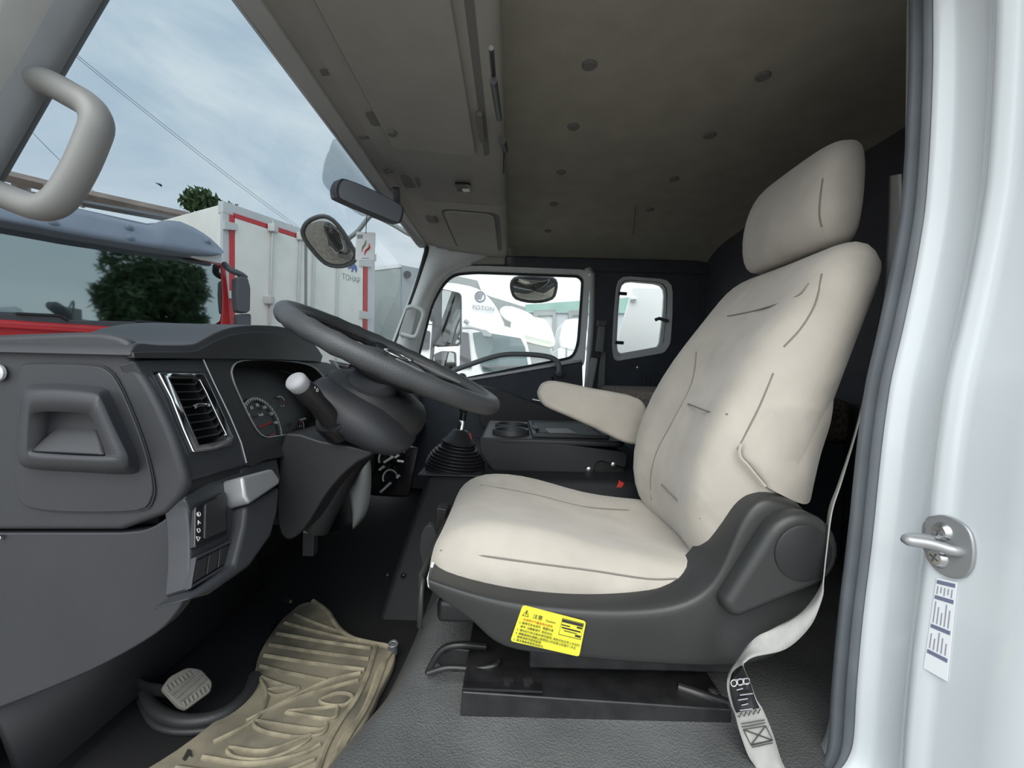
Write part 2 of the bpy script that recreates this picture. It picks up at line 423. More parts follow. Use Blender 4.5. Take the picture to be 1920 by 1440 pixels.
# ---- windshield
wx = []
WL = [P(330, -240, .60), P(188, 0, .60), P(95, 160, .60), P(0, 325, .60), P(-120, 540, .60), P(-200, 700, .60)]
WR = [P(790, 428, 2.20), P(800, 462, 2.2), P(778, 540, 2.20), P(742, 640, 2.20), P(715, 710, 2.20), P(690, 775, 2.2)]
ws = sroot('window_1', (-.6, 1.4, .1), 'wide tinted windshield')
rows = []
for l, r in zip(WL, WR):
    rows.append([l.lerp(r, t) + V((-.07 * 4 * t * (1 - t), 0, 0)) if False else l.lerp(r, t) for t in (0, .1, .25, .5, .75, .9, 1)])
loft('pane', rows, G_wind, ws)
# right edge seal of the windshield
tube('pane_seal', spline([p + V((.004, 0, 0)) for p in WR[1:]], 5), .011, M_seald, ws, n=8)

# ---- left A pillar (the frame side of the driver door), nearest thing top left
tp = sroot('trim_1', (-.6, .6, .3), 'grey front pillar beside the open driver door')
A1 = PP([(330, -240), (188, 0), (147, 70), (95, 160), (0, 325), (-120, 540), (-200, 700)], .595)
A2 = PP([(225, -240), (100, 0), (60, 75), (0, 172), (-95, 330), (-215, 545), (-295, 705)], .56)
A3 = PP([(60, -240), (-60, 0), (-100, 80), (-160, 180), (-260, 340), (-380, 550), (-460, 710)], .50)
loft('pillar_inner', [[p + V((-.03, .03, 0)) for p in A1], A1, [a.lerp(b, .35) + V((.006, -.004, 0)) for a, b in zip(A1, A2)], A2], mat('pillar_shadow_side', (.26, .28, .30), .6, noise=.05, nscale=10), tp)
loft('pillar_outer', [A2, [a.lerp(b, .5) + V((.004, -.006, 0)) for a, b in zip(A2, A3)], A3, [p + V((-.02, .10, 0)) for p in A3]], M_pillar, tp)

# ---- overhead console, full width of the cab above the windshield
oc = thing('overhead_console', 'pale grey moulded overhead console above the windshield', 'console', (-.25, 1.4, .6))
PR = [(-.475, .675), (-.470, .652), (-.452, .640), (-.405, .628), (-.395, .619), (-.350, .612), (-.330, .603), (-.10, .590), (-.058, .588), (-.042, .596), (-.036, .615), (-.036, .70)]
def orow(y, dz=0, dx=0): return [V((x + dx, y, z + dz)) for x, z in PR]
ob = loft('console_body', [orow(.44), orow(.6), orow(1.0), orow(1.526), orow(1.530, .006), orow(1.536, .006), orow(1.540), orow(2.0), orow(2.22)], M_over, oc)
to = bvh(ob)
# long hatch
H = PP([(0, 0)], 1)
hz = .586
def oz(x): # underside height of the console at x
    for (x0, z0), (x1, z1) in zip(PR, PR[1:]):
        if x0 <= x <= x1 and x1 > x0: return z0 + (z1 - z0) * (x - x0) / (x1 - x0)
    return .59
def oslab(name, x0, x1, y0, y1, m, t=.008, lift=.0, r=.25, parent=oc, bevel=.003):
    pts = rnd([V((x0, y0, oz(x0) - lift)), V((x1, y0, oz(x1) - lift)), V((x1, y1, oz(x1) - lift)), V((x0, y1, oz(x0) - lift))], r, 4)
    return prism(name, pts, (0, 0, -t), m, parent, bevel=bevel)
h1 = oslab('hatch_shade_sheet', -.345, -.075, .46, 1.185, M_overd, .001, -.0005, .08, bevel=0)  # thin dark sheet, paints the groove shadow between lid and body
h2 = oslab('hatch_lid', -.338, -.112, .46, 1.172, M_over, .010, 0, .08)
oslab('hatch_catch', -.096, -.082, .98, 1.10, M_overd, .012, 0, .3)
q = hit(to, 735, 241)
lathe('knob', q, (0, 0, -1), [(.012, 0), (.012, .010), (.010, .016), (.002, .017)], M_overd, h2, n=16)
def opatch(name, px, m, t, parent=oc, bevel=.002):
    return prism(name, rnd([p + V((0, 0, .001)) for p in hits(to, px)], .2, 3), (0, 0, -t), m, parent, bevel=bevel)
opatch('latch_pocket', [(683, 210), (712, 212), (724, 236), (697, 235)], M_overd, .003)
opatch('square_pocket', [(749, 329), (784, 331), (790, 351), (760, 352)], M_overd, .003)
opatch('slot', [(672, 256), (688, 255), (692, 259), (677, 260)], M_overd, .004)
opatch('slot', [(718, 321), (733, 318), (738, 322), (724, 325)], M_overd, .004)
opatch('vent_spot', [(598, 130), (612, 128), (618, 140), (604, 143)], M_overd, .002)
lp = opatch('lamp_bezel', [(852, 341), (882, 342), (884, 356), (856, 356)], M_gloss, .008)
opatch('lamp_lens', [(866, 350), (880, 350), (881, 355), (869, 355)], M_paper, .010, lp)
# right-hand bin
oslab('bin_gap', -.285, -.062, 1.60, 2.10, M_overd, .001, -.0005, .2, bevel=0)
b2 = oslab('bin_lid', -.275, -.082, 1.61, 2.10, M_over, .007, 0, .2)
opatch('bin_latch', [(797, 404), (815, 404), (822, 414), (804, 413)], M_overd, .012, b2)
# front lip above the glass
loft('header_lip', [[V((-.440, y, .672)), V((-.512, y, .672)), V((-.515, y, .648)), V((-.498, y, .634)), V((-.455, y, .636))] for y in (.44, 1.4, 2.24)], M_pillar, oc, closed=True, caps=True, angle=30)
# dark tubes added to draw the thin black gap along the console's rear edge
for (x0, y0), (x1, y1), r in (((921, 90), (926, 150), .003), ((925, 150), (936, 222), .005), ((942, 262), (947, 282), .008), ((945, 285), (944, 325), .002)):
    tube('edge_gap_dark', [PX(x0, y0, -.032), PX(x1, y1, -.032)], r, M_black, oc, n=8)

# ---- right A pillar
t2 = sroot('trim_2', (-.4, 2.25, .2), 'pale grey right front pillar trim')
apl = [(800, 440), (806, 468), (797, 497), (776, 556), (742, 645), (722, 700), (700, 760)]
apr = [(935, 470), (880, 492), (838, 508), (816, 530), (795, 572), (772, 655), (755, 730)]
loft('pillar_face', [[p + V((-.04, .05, 0)) for p in spline(PP(apl, 2.19), 4)], spline(PP(apl, 2.19), 4), spline(PP([(a * .5 + c * .5, b * .5 + d * .5) for (a, b), (c, d) in zip(apl, apr)], 2.17), 4), spline(PP(apr, 2.20), 4), [p + V((.02, .06, 0)) for p in spline(PP(apr, 2.20), 4)]], M_frame, t2)
prism('pillar_head', PP([(800, 440), (760, 395), (775, 388), (945, 388), (948, 494), (880, 494), (840, 508), (806, 470)], 2.215), (0, .06, 0), M_over, t2, bevel=.01)

# ---- right side: roof rail, door, rear quarter
wri = sroot('wall_right', (.6, 2.28, -.55), 'dark right side lining behind the passenger door')
box('roof_rail', (.40, 2.285, .575), (1.25, .05, .075), M_navy, wri, bevel=.012)
qo = PP([(1106, 488), (1312, 492), (1310, 640), (1305, 770), (1290, 900), (1100, 900), (1104, 740), (1112, 600)], 2.27)
qi = PP([(1163, 524), (1250, 531), (1249, 590), (1243, 645), (1238, 655), (1156, 668), (1154, 640), (1158, 580)], 2.27)
ringp('quarter_lining', rnd(qo, .02, 3), rnd(qi, .35, 3), (0, .03, 0), M_navy, wri, bevel=.006)
prism('quarter_rear_lining', PP([(1312, 492), (1420, 495), (1420, 900), (1290, 900), (1305, 770), (1310, 640)], 2.275), (0, .02, 0), M_navy, wri)
for x, y in ((1134, 494), (1210, 497), (1277, 501), (1196, 689)):
    lathe('screw', P(x, y, 2.27), (0, -1, 0), [(.008, 0), (.008, .003), (.003, .005)], M_steel, wri, n=12)
for i in range(6):
    tube('lining_rib', [P(1202 + i * 8, 704, 2.268), P(1200 + i * 8, 728, 2.268)], .003, M_navy, wri, n=6)
w3 = sroot('window_3', (.7, 2.3, .0), 'small rear quarter window on the right side')
fo = PP([(1158, 516), (1262, 524), (1262, 590), (1258, 645), (1246, 662), (1152, 678), (1148, 650), (1152, 580)], 2.262)
fi = PP([(1165, 527), (1246, 534), (1243, 590), (1236, 642), (1232, 650), (1159, 663), (1157, 640), (1160, 580)], 2.275)
fo, fi = rnd(fo, .35, 3), rnd(fi, .35, 3)
ringp('window_frame', fo, fi, (0, .02, 0), M_frame, w3, bevel=.004)
prism('pane', fi, (0, .004, 0), G_side, w3)
for x, y in ((1170, 550), (1164, 642)):
    tube('latch', [P(x - 10, y, 2.262), P(x + 5, y + 1, 2.262)], .009, M_seald, w3, n=8)
tube('handle', [P(1228, 600, 2.255), P(1236, 597, 2.25), P(1252, 602, 2.255)], .009, M_dgrey, w3, n=8)

d1 = sroot('door_1', (.1, 2.26, -.55), 'passenger door with dark lining and grey window frame')
OUT = [(756, 745), (776, 655), (799, 568), (821, 525), (843, 504), (886, 497), (1096, 505), (1107, 515), (1105, 560), (1098, 655), (1096, 690), (880, 730), (800, 745)]
INN = [(768, 728), (787, 656), (810, 567), (831, 530), (850, 513), (890, 509), (1085, 516), (1094, 524), (1092, 560), (1086, 645), (1076, 672), (874, 711), (800, 727)]
ringp('window_frame', rnd(PP(OUT, 2.235), .45, 3), rnd(PP(INN, 2.25), .45, 3), (0, .03, 0), M_frame, d1, bevel=.005)
INN2 = [(772, 724), (790, 656), (813, 568), (834, 533), (852, 517), (890, 513), (1083, 520), (1090, 527), (1088, 560), (1082, 643), (1073, 668), (874, 707), (800, 723)]
ringp('window_seal', rnd(PP(INN, 2.247), .45, 3), rnd(PP(INN2, 2.252), .45, 3), (0, .012, 0), M_seald, d1)
w2 = sroot('window_2', (.1, 2.27, -.1), 'passenger door window pane')
prism('pane', rnd(PP(INN2, 2.262), .45, 3), (0, .004, 0), G_side, w2)
prism('door_lining', PP([(745, 745), (874, 715), (1092, 678), (1094, 760), (1090, 960), (745, 960)], 2.215), (0, .05, 0), M_navy, d1, bevel=.008)
prism('sill_strip', PP([(840, 722), (874, 710), (1090, 674), (1090, 679), (874, 716), (842, 727)], 2.21), (0, .04, 0), M_satin, d1, bevel=.003)
prism('door_pocket_panel', rnd(PP([(896, 722), (925, 727), (1125, 802), (1200, 850), (1160, 870), (900, 800)], 2.10), .15), (0, .10, 0), M_dash, d1, bevel=.015)
tube('lock_knob', [P(1035, 706, 2.21), P(1034, 722, 2.21)], .007, M_black, d1, n=8)
tube('inner_handle', [P(998, 749, 2.085), P(1012, 752, 2.085)], .006, M_chrome, d1, n=8)
loft('rear_edge', [PP([(1096, 505), (1107, 515), (1105, 600), (1098, 700), (1092, 790)], 2.23), PP([(1106, 500), (1115, 515), (1113, 600), (1106, 700), (1100, 790)], 2.24)], M_frame, d1, solid=.01)
# pull bar on the passenger door
gp = spline(PP([(842, 702), (850, 695), (885, 682), (924, 669), (955, 664), (1000, 665), (1032, 670), (1046, 680), (1049, 697)], 2.13), 5)
g = thing('pull_bar', 'grey curved pull bar across the passenger door window', 'handle', P(950, 700, 2.15))
tube('bar', gp, .013, mat('bar_grey', (.20, .215, .22), .5), g, n=12)
lathe('foot', P(866, 707, 2.16), (0, -1, 0), [(.02, -.04), (.02, .01), (.012, .018)], M_dgrey, g, n=14)
lathe('foot', P(1048, 700, 2.16), (0, -1, 0), [(.018, -.04), (.018, .03), (.012, .034)], M_dgrey, g, n=14)

# ---- rear bench
rb = thing('rear_bench', 'brown woven rear bench behind the passenger seat space', 'bench', (.78, 1.9, -.5))
box('bench_pad', (.72, 1.70, -.12), (.56, .92, .13), M_carpet, rb, bevel=.03, seg=4)
box('bench_box', (.74, 1.70, -.365), (.50, .90, .36), M_navy, rb, bevel=.01)
# ================================================================== DASHBOARD
db = thing('dashboard', 'dark grey plastic dashboard with chrome-framed vents and hooded gauges', 'dashboard', (-.6, 1.3, -.3))
ENDC = [(-250, 640), (-60, 630), (60, 625), (165, 622), (215, 628), (240, 640), (246, 655), (243, 668), (252, 684), (285, 737), (318, 808), (338, 868), (346, 905), (338, 932), (310, 965), (272, 988), (225, 995), (-60, 995)]
e1 = spline(PP(ENDC[:15], .552), 3)[:] + PP([(225, 995), (-250, 995)], .552)
prism('end_cap', e1, (0, .018, 0), M_dash, db, bevel=.008, seg=4)
LOWC = [(-250, 999), (225, 999), (274, 993), (314, 969), (343, 935), (356, 965), (365, 1010), (362, 1060), (350, 1112), (330, 1150), (290, 1190), (200, 1243), (100, 1288), (-60, 1350), (-250, 1420)]
rows = []
pl = PP(LOWC, .556)
prism('lower_side_panel', pl[:2] + spline(pl[1:], 3)[1:], (0, .022, 0), M_dash, db, bevel=.010, seg=4)
# the lid of the side bin
LID = [(62, 680), (165, 682), (205, 692), (232, 730), (270, 822), (290, 900), (288, 938), (262, 959), (150, 962), (70, 956), (38, 938), (30, 880), (34, 740), (40, 690)]
lg = spline(PP(LID, .5505), 3, True)
cen = sum(lg, V((0, 0, 0))) / len(lg)
lid_in = [cen + (p - cen) * .978 for p in lg]
ringp('lid_groove', lg, lid_in, (0, -.0006, 0), M_seald, db)
lid = prism('bin_lid', lid_in, (0, -.0028, 0), M_dash, db, bevel=.0024, seg=3)
# its raised pull with a recessed grip
HO = [(46, 728), (72, 719), (130, 719), (190, 725), (208, 738), (232, 790), (258, 850), (262, 875), (248, 890), (150, 886), (60, 880), (38, 868), (36, 840), (40, 780)]
HM = [(56, 748), (76, 738), (130, 738), (178, 744), (190, 752), (212, 800), (236, 848), (238, 860), (228, 868), (150, 866), (66, 862), (50, 854), (48, 832), (50, 785)]
HI = [(58, 778), (74, 772), (120, 772), (162, 776), (172, 784), (184, 812), (196, 845), (197, 854), (188, 857), (130, 855), (62, 850), (52, 845), (52, 832), (54, 795)]
o_, m_, i_ = (spline(PP(HO, .549), 3, True), spline(PP(HM, .525), 3, True), spline(PP(HI, .525), 3, True))
i2 = [p + V((0, .030, 0)) for p in i_]
loft('pull_grip', [o_, [a.lerp(b, .5) + V((0, -.006, 0)) for a, b in zip(o_, m_)], m_, i_, i2], M_dash, lid, closed=True)
ci = sum(i2, V((0, 0, 0))) / len(i2)
prism('grip_back', i2, (0, .002, 0), M_dash2, lid)
# sloping ramp in the recess
rp = [P(50, 848, .527), P(193, 855, .527), P(178, 790, .554), P(118, 788, .554)]
mesh('grip_ramp', rp + [p + V((0, .02, 0)) for p in rp], [(0, 1, 2, 3), (4, 5, 6, 7), (0, 1, 5, 4), (1, 2, 6, 5), (2, 3, 7, 6), (3, 0, 4, 7)], M_dash, lid, bevel=.004)
lathe('end_plug', P(-3, 699, .549), (0, -1, 0), [(.011, 0), (.011, .004), (.004, .007)], M_galv, db, n=14)
lathe('side_screw', P(3, 1007, .554), (0, -1, 0), [(.003, 0), (.003, .003), (.001, .004)], M_steel, db, n=10)

# ---- panel with the chrome vent
VP = PPD([(248, 676), (378, 672), (386, 690), (412, 745), (440, 800), (458, 850), (462, 872), (346, 906), (338, 868), (318, 808), (285, 737), (254, 686)], -.002)
VPo = spline(VP, 3, True)
VO = PPD([(298, 698), (322, 698), (360, 699), (384, 700), (396, 724), (418, 772), (440, 822), (436, 834), (400, 843), (364, 848), (345, 805), (322, 745)], .006)
VI = PPD([(318, 709), (333, 710), (360, 710), (374, 712), (386, 735), (405, 776), (424, 815), (420, 824), (398, 830), (374, 834), (358, 797), (337, 748)], .004)
# vent panel with opening: outer polygon resampled to the 12 frame points
VPa = PPD([(248, 674), (290, 673), (345, 672), (379, 672), (404, 724), (434, 785), (460, 855), (462, 872), (405, 888), (346, 906), (325, 826), (288, 742)], -.002)
ringp('vent_panel', VPa, [p + V((-.006, 0, -.0)) for p in VO], (-.02, 0, -.007), M_dash, db, bevel=.004)
vf = ringp('vent_frame', VO, VI, (-.012, 0, -.004), M_chrome, db, bevel=.0025, seg=3)
prism('vent_well', [p + V((-.045, 0, -.014)) for p in VI], (-.006, 0, -.002), M_seald, db)
VIw = rnd(VI, .05, 1)
ringp('vent_duct', VI, [p + V((-.045, 0, -.014)) for p in VI], (-.001, 0, 0), M_black, db)
L0, L1, R0, R1 = PD(320, 712, -.006), PD(372, 832, -.006), PD(374, 714, -.006), PD(422, 820, -.006)
for k in range(8):
    t = (k + .6) / 8.2
    a, b = L0.lerp(L1, t), R0.lerp(R1, t)
    mesh('vent_slat', [a, b, b + V((-.022, 0, -.002)), a + V((-.022, 0, -.002)), a + V((0, 0, .0016)), b + V((0, 0, .0016)), b + V((-.022, 0, .0)), a + V((-.022, 0, .0))],
         [(0, 1, 2, 3), (4, 5, 6, 7), (0, 1, 5, 4), (2, 3, 7, 6), (0, 3, 7, 4), (1, 2, 6, 5)], M_dash2, db, angle=30)
tube('vent_tab', [PD(362, 764, .001), PD(370, 760, .004), PD(386, 758, .003), PD(390, 762, -.004)], [.0035, .003, .002, .002], M_chrome, db, n=8)

prism('panel_shade_filler', PPD([(346, 898), (462, 862), (464, 892), (400, 912), (346, 938)], -.008), (-.02, 0, -.007), M_dash2, db)  # filler in darker plastic, paints in the shadow band below the vent panel
tube('panel_gap', [PD(381, 674, .001), PD(400, 716, .001), PD(430, 778, .001), PD(452, 830, .001), PD(462, 868, .001)], .0012, M_satin, db, n=5)
# ---- cluster panel with the instrument opening
CO = [(380, 672), (440, 672), (520, 674), (600, 678), (632, 690), (660, 735), (690, 790), (640, 830), (560, 850), (500, 862), (463, 872), (446, 815), (420, 760), (398, 710)]
CI = [(434, 690), (452, 676), (510, 675), (562, 680), (594, 692), (618, 724), (632, 760), (610, 790), (572, 808), (522, 818), (494, 819), (474, 795), (448, 742), (436, 712)]
co, ci_ = spline(PPD(CO), 3, True), spline(PPD(CI), 3, True)
ringp('cluster_panel', co, ci_, (-.03, 0, -.01), M_dash2, db, bevel=.003)
ringp('cluster_rim', [p + V((.0015, 0, .0005)) for p in spline(PPD(CI), 3, True)], [p + (sum(ci_, V((0, 0, 0))) / len(ci_) - p) * .018 + V((.001, 0, 0)) for p in ci_], (-.004, 0, 0), M_satin, db)
OFF = -.055
back = [p + V((-.05, 0, -.018)) for p in ci_]
loft('cluster_hood_inside', [ci_, back], M_black, db, closed=True)
gp_ = thing('instrument_cluster', 'black gauge cluster with white speedometer scale and red needle under the hood', 'gauges', (-.55, .95, -.12))
fn = V((1, 0, .35)).normalized(); fy = V((0, 1, 0)); fu = fn.cross(fy) * -1
fu = V((-.35, 0, 1)).normalized()
prism('gauge_face', [p + V((-.001, 0, 0)) for p in back], (-.004, 0, 0), M_black, gp_)
gc = PD(492, 800, OFF)
def gpt(a, r, c=gc, lift=.002): return c + fn * lift + (fy * math.cos(a) + fu * math.sin(a)) * r
N = 40
arc = [math.radians(-60 + 230 * i / N) for i in range(N + 1)]
loft('speed_scale', [[gpt(a, .0565) for a in arc], [gpt(a, .0615) for a in arc]], mat('scale_grey', (.42, .42, .40), .6), gp_, solid=.0008)
for i in range(29):
    a = math.radians(-55 + 8 * i)
    tube('tick', [gpt(a, .054, lift=.003), gpt(a, .060, lift=.003)], .0007, M_whiteprint, gp_, n=4)
for i, s in enumerate(('140', '120', '100', '80', '60', '40')):
    a = math.radians(2 + 28 * i); c = gpt(a, .0445, lift=.003)
    text('speed_number', s, .0095, c - fu * .003, fy, fu, M_whiteprint, gp_, align='CENTER')
text('unit_text', 'km/h', .008, gpt(math.radians(80), .022, lift=.003), fy, fu, M_whiteprint, gp_, align='CENTER')
tube('needle', [gc + fn * .006 + fy * -.02, gpt(math.radians(8), .026, lift=.006)], .0016, M_redp, gp_, n=6)
prism('trip_display', [gpt(math.radians(a), r, lift=.002) for a, r in ((-118, .028), (-30, .033), (-48, .050), (-104, .046))], (.0006, 0, .0002), mat('trip_red', (.22, .045, .04), .5), gp_)
for c0, aa in (((526, 757), (20, 120)), ((560, 795), (-50, 40))):
    c = PD(*c0, OFF)
    loft('small_gauge', [[c + fn * .003 + (fy * math.cos(math.radians(t)) + fu * math.sin(math.radians(t))) * r for t in range(aa[0], aa[1] + 1, 10)] for r in (.015, .0175)], M_whiteprint, gp_, solid=.0006)
    tube('small_needle', [c + fn * .004, c + fn * .004 + (fy * .6 + fu * .2).normalized() * .013], .0009, M_redp, gp_, n=5)
    text('gauge_mark', 'C   H' if aa[0] > 0 else 'E   F', .006, c + fn * .003 - fu * .008, fy, fu, M_whiteprint, gp_, align='CENTER')
lathe('trip_button', PD(563, 788, -.045), fn, [(.003, 0), (.003, .012), (.001, .014)], M_satin, gp_, n=10)

# ---- hood above the gauges and the dash top
HD = [(244, 667), (249, 652), (262, 643), (300, 646), (360, 645), (385, 634), (415, 619), (450, 611), (495, 610), (535, 614), (570, 628), (592, 648), (606, 668), (602, 680), (520, 676), (380, 674)]
hp = spline(PPD(HD[:13], .004), 3) + PPD([(602, 680), (520, 676), (380, 674)], .004)
prism('gauge_hood', hp, (-.20, 0, .0), M_dash, db, bevel=.012, seg=4)
prism('hood_fascia', spline(PPD([(250, 660), (300, 659), (362, 658), (390, 646), (420, 632), (455, 624), (495, 623), (535, 628), (565, 642), (588, 668)], .006), 3) + PPD([(594, 678), (520, 675), (380, 673), (252, 672)], .006), (-.01, 0, 0), M_dash2, db, bevel=.002)
# main body behind all that, and the passenger side
def dprof(y, z0): return [V((-.80, y, z0 - .03)), V((-.70, y, z0)), V((-.52, y, z0 + .005)), V((-.495, y, z0 - .01)), V((-.478, y, z0 - .06)), V((-.455, y, -.20)), V((-.44, y, -.30)), V((-.47, y, -.37)), V((-.60, y, -.42)), V((-.80, y, -.42))]
loft('dash_core', [[p + V((-.045, 0, 0)) for p in dprof(.60, .02)], [p + V((-.045, 0, 0)) for p in dprof(.74, .02)], [p + V((-.10, 0, 0)) for p in dprof(.78, .01)], [p + V((-.10, 0, 0)) for p in dprof(1.12, .01)]], M_dash2, db, closed=True, caps=True, angle=40)
loft('passenger_dash', [dprof(1.12, .0), dprof(1.5, .0), dprof(2.19, -.01)], M_dash, db, closed=True, caps=True, angle=40)
# centre vents
for (o4, i4) in (([(622, 674), (668, 683), (700, 735), (650, 720)], [(632, 680), (664, 687), (690, 728), (656, 716)]),):
    O, I = PP(o4, 1.25), PP(i4, 1.25)
    ringp('centre_vent_frame', O, I, (-.02, .02, 0), M_satin, db, bevel=.003)
    prism('centre_vent_well', [p + V((-.03, .03, 0)) for p in I], (-.004, .004, 0), M_seald, db)
    for k in range(4):
        t = (k + .7) / 4.6
        a, b = I[0].lerp(I[3], t), I[1].lerp(I[2], t)
        tube('vent_slat', [a, b], .0045, M_dash, db, n=6)
tube('cluster_side_trim', [PD(622, 708, .004), PD(638, 735, .004)], .005, M_satin, db, n=8)

# ---- switch panel lower left, facing the driver
SP = PPD([(346, 930), (392, 905), (440, 890), (458, 884), (460, 930), (458, 985), (440, 1052), (352, 1112), (356, 1060), (356, 1010), (352, 960)], -.004)
prism('switch_panel', rnd(SP, .2, 2), (-.03, 0, -.01), M_dash, db, bevel=.006)
sw = prism('light_switch', rnd(PPD([(367, 948), (425, 920), (428, 1003), (366, 1030)], .003), .1), (-.01, 0, -.003), M_gloss, db, bevel=.002)
prism('switch_face', rnd(PPD([(386, 944), (423, 927), (426, 994), (384, 1012)], .006), .1), (-.006, 0, -.002), M_black, sw, bevel=.002)
for k, s in enumerate(('◐', 'A', 'D', '▷')):
    c = PD(374, 968 + k * 15, .0055)
    text('switch_icon', s, .008, c, fy, fu, M_whiteprint, sw, align='CENTER')
sbp = ringp('button_bank_frame', PPD([(368, 1044), (452, 1003), (452, 1050), (358, 1104)], .004), PPD([(371, 1049), (449, 1010), (448, 1044), (362, 1096)], .003), (-.008, 0, -.003), M_dash, db, bevel=.002)
for k in range(4):
    t0, t1 = k / 4 + .012, (k + 1) / 4 - .012
    A, B, C_, D_ = PD(371, 1050, .002), PD(448, 1011, .002), PD(447, 1042, .002), PD(363, 1093, .002)
    prism('blank_button', [A.lerp(B, t0), A.lerp(B, t1), D_.lerp(C_, t1), D_.lerp(C_, t0)], (-.01, 0, -.003), M_black, db, bevel=.0012)
# the protruding bin with a silver lid, right of the switches
BX = [(455, 893), (512, 878), (527, 900), (524, 908), (468, 946), (460, 930)]
prism('bin_silver_lid', PPD(BX, .028), (-.04, 0, -.012), M_satin, db, bevel=.005)
BB = [(462, 946), (526, 912), (522, 960), (510, 1005), (470, 1062), (400, 1112), (352, 1125), (440, 1060), (458, 985)]
prism('bin_body', PPD(BB, .018), (-.05, 0, -.015), M_dash, db, bevel=.008)
prism('bin_recess', PPD([(452, 880), (463, 872), (520, 860), (528, 900), (470, 950), (456, 985)], -.006), (-.02, 0, 0), M_dash, db, bevel=.004)
# under-dash lower skirt

# ================================================================== STEERING COLUMN AND WHEEL
YC = .90
WC = V((-.246, YC, .022)); WN = V((.415, 0, .91)).normalized(); WT_ = V((-.91, 0, .415)).normalized(); WY = V((0, 1, 0))
sc = thing('steering_column', 'dark grey steering column shroud with stalk on the near side', 'column', (-.42, YC, -.5))
def cring(s, ra, rb, off=(0, 0), n=24, k=2.0):   # section across the column, s along the axis below the wheel
    c = WC - WN * s + WT_ * off[0] + WY * off[1]
    sg = lambda v: math.copysign(abs(v) ** (2 / k), v)
    return [c + WT_ * sg(math.cos(a)) * ra + WY * sg(math.sin(a)) * rb for a in [2 * math.pi * i / n for i in range(n)]]
loft('upper_boss', [cring(.058, .050, .05), cring(.062, .085, .085), cring(.075, .112, .11), cring(.115, .118, .115), cring(.15, .100, .105), cring(.175, .06, .08)], M_dash2, sc, closed=True, caps=True, sub=1)
loft('shroud', [cring(.080, .05, .075, (.025, -.02), k=3), cring(.085, .085, .10, (.02, -.02), k=3), cring(.115, .108, .120, (.005, -.025), k=3), cring(.145, .105, .118, (-.01, -.025), k=3), cring(.168, .085, .10, (-.02, -.02), k=3), cring(.174, .05, .08, (-.02, -.01), k=3)], M_dash, sc, closed=True, caps=True, sub=1)
# oval pod between the wheel and the centre vents
lathe('pod', P(697, 707, .83), (.1, -.55, .8), [(.044, -.05), (.046, -.012), (.042, .0), (.002, .003)], M_dash, sc, n=30)
tube('pod_rim', [P(697, 707, .97) + (V((.8, .55, -.15)).normalized() * math.cos(a) + V((.5, -.55, .65)).normalized().cross(V((.8, .55, -.15)).normalized()) * math.sin(a)) * .053 for a in [2 * math.pi * i / 30 for i in range(30)]], .0025, M_gloss, sc, n=6, closed=True)
# stalk
b0, b1, b2, b3 = P(622, 790, .775), P(606, 768, .745), P(581, 741, .71), P(553, 713, .675)
lathe('stalk_collar', b0, (b3 - b0), [(.030, -.03), (.030, .0), (.026, .008)], M_gloss, sc, n=24)
st = tube('stalk', [b0, b1, b1.lerp(b2, .5), b2, b2.lerp(b3, .62)], [.019, .017, .016, .0185, .0165], M_black, sc, n=18)
tip = tube('stalk_knob', [b2.lerp(b3, .58), b2.lerp(b3, .66), b2.lerp(b3, .95), b3, b3 + (b3 - b2).normalized() * .003], [.015, .0165, .017, .0155, .012], M_knob, st, n=18, label='pale grey end of the stalk')
text('stalk_icon', '= D', .008, P(588, 728, .688), (b1 - b3), (0, 0, 1), M_whiteprint, st)
# lower column trim down to the floor
KN = [(534, 812), (600, 826), (700, 846), (672, 866), (640, 893), (608, 932), (582, 975), (556, 1006), (534, 1012), (520, 985), (518, 930), (522, 880)]
prism('column_trim', spline(PP(KN, .80), 2, True), (0, .18, 0), M_dash2, sc, bevel=.02, seg=4)
tube('column_shaft', [WC - WN * .2, WC - WN * .40], .03, M_black, sc, n=12)

sw_ = thing('steering_wheel', 'large dark grey steering wheel tilted towards the driver', 'steering wheel', WC - WN * .04)
RM = .2235
ring = [WC + (WT_ * math.cos(a) + WY * math.sin(a)) * RM for a in [2 * math.pi * i / 72 for i in range(72)]]
rimm = mat('wheel_leather', (.055, .058, .062), .45, noise=.08, nscale=14, bump=.35, bscale=500, voro=True)
rr = [.0185 + (.0011 * math.sin(i * 2 * math.pi / 72 * 26) if (48 <= i <= 66 or 6 <= i <= 24) else 0) for i in range(72)]
ring = [p for p in ring]
rim = tube('rim', ring, rr, rimm, sw_, n=18, closed=True, up=tuple(WN))
tube('rim_seam', [WC + WN * -.004 + (WT_ * math.cos(a) + WY * math.sin(a)) * (RM - .0185) for a in [2 * math.pi * i / 72 for i in range(72)]], .0012, M_gloss, sw_, n=5, closed=True)
def wring(h, ra, rb, ox=0, n=28):
    c = WC + WN * h + WT_ * ox
    return [c + WT_ * math.cos(a) * ra + WY * math.sin(a) * rb for a in [2 * math.pi * i / n for i in range(n)]]
hub = loft('hub_pad', [wring(-.055, .05, .06), wring(-.045, .085, .10), wring(-.020, .092, .105), wring(-.004, .080, .092), wring(.004, .055, .065), wring(.006, .01, .01)], M_dash2, sw_, closed=True, caps=True, sub=1)
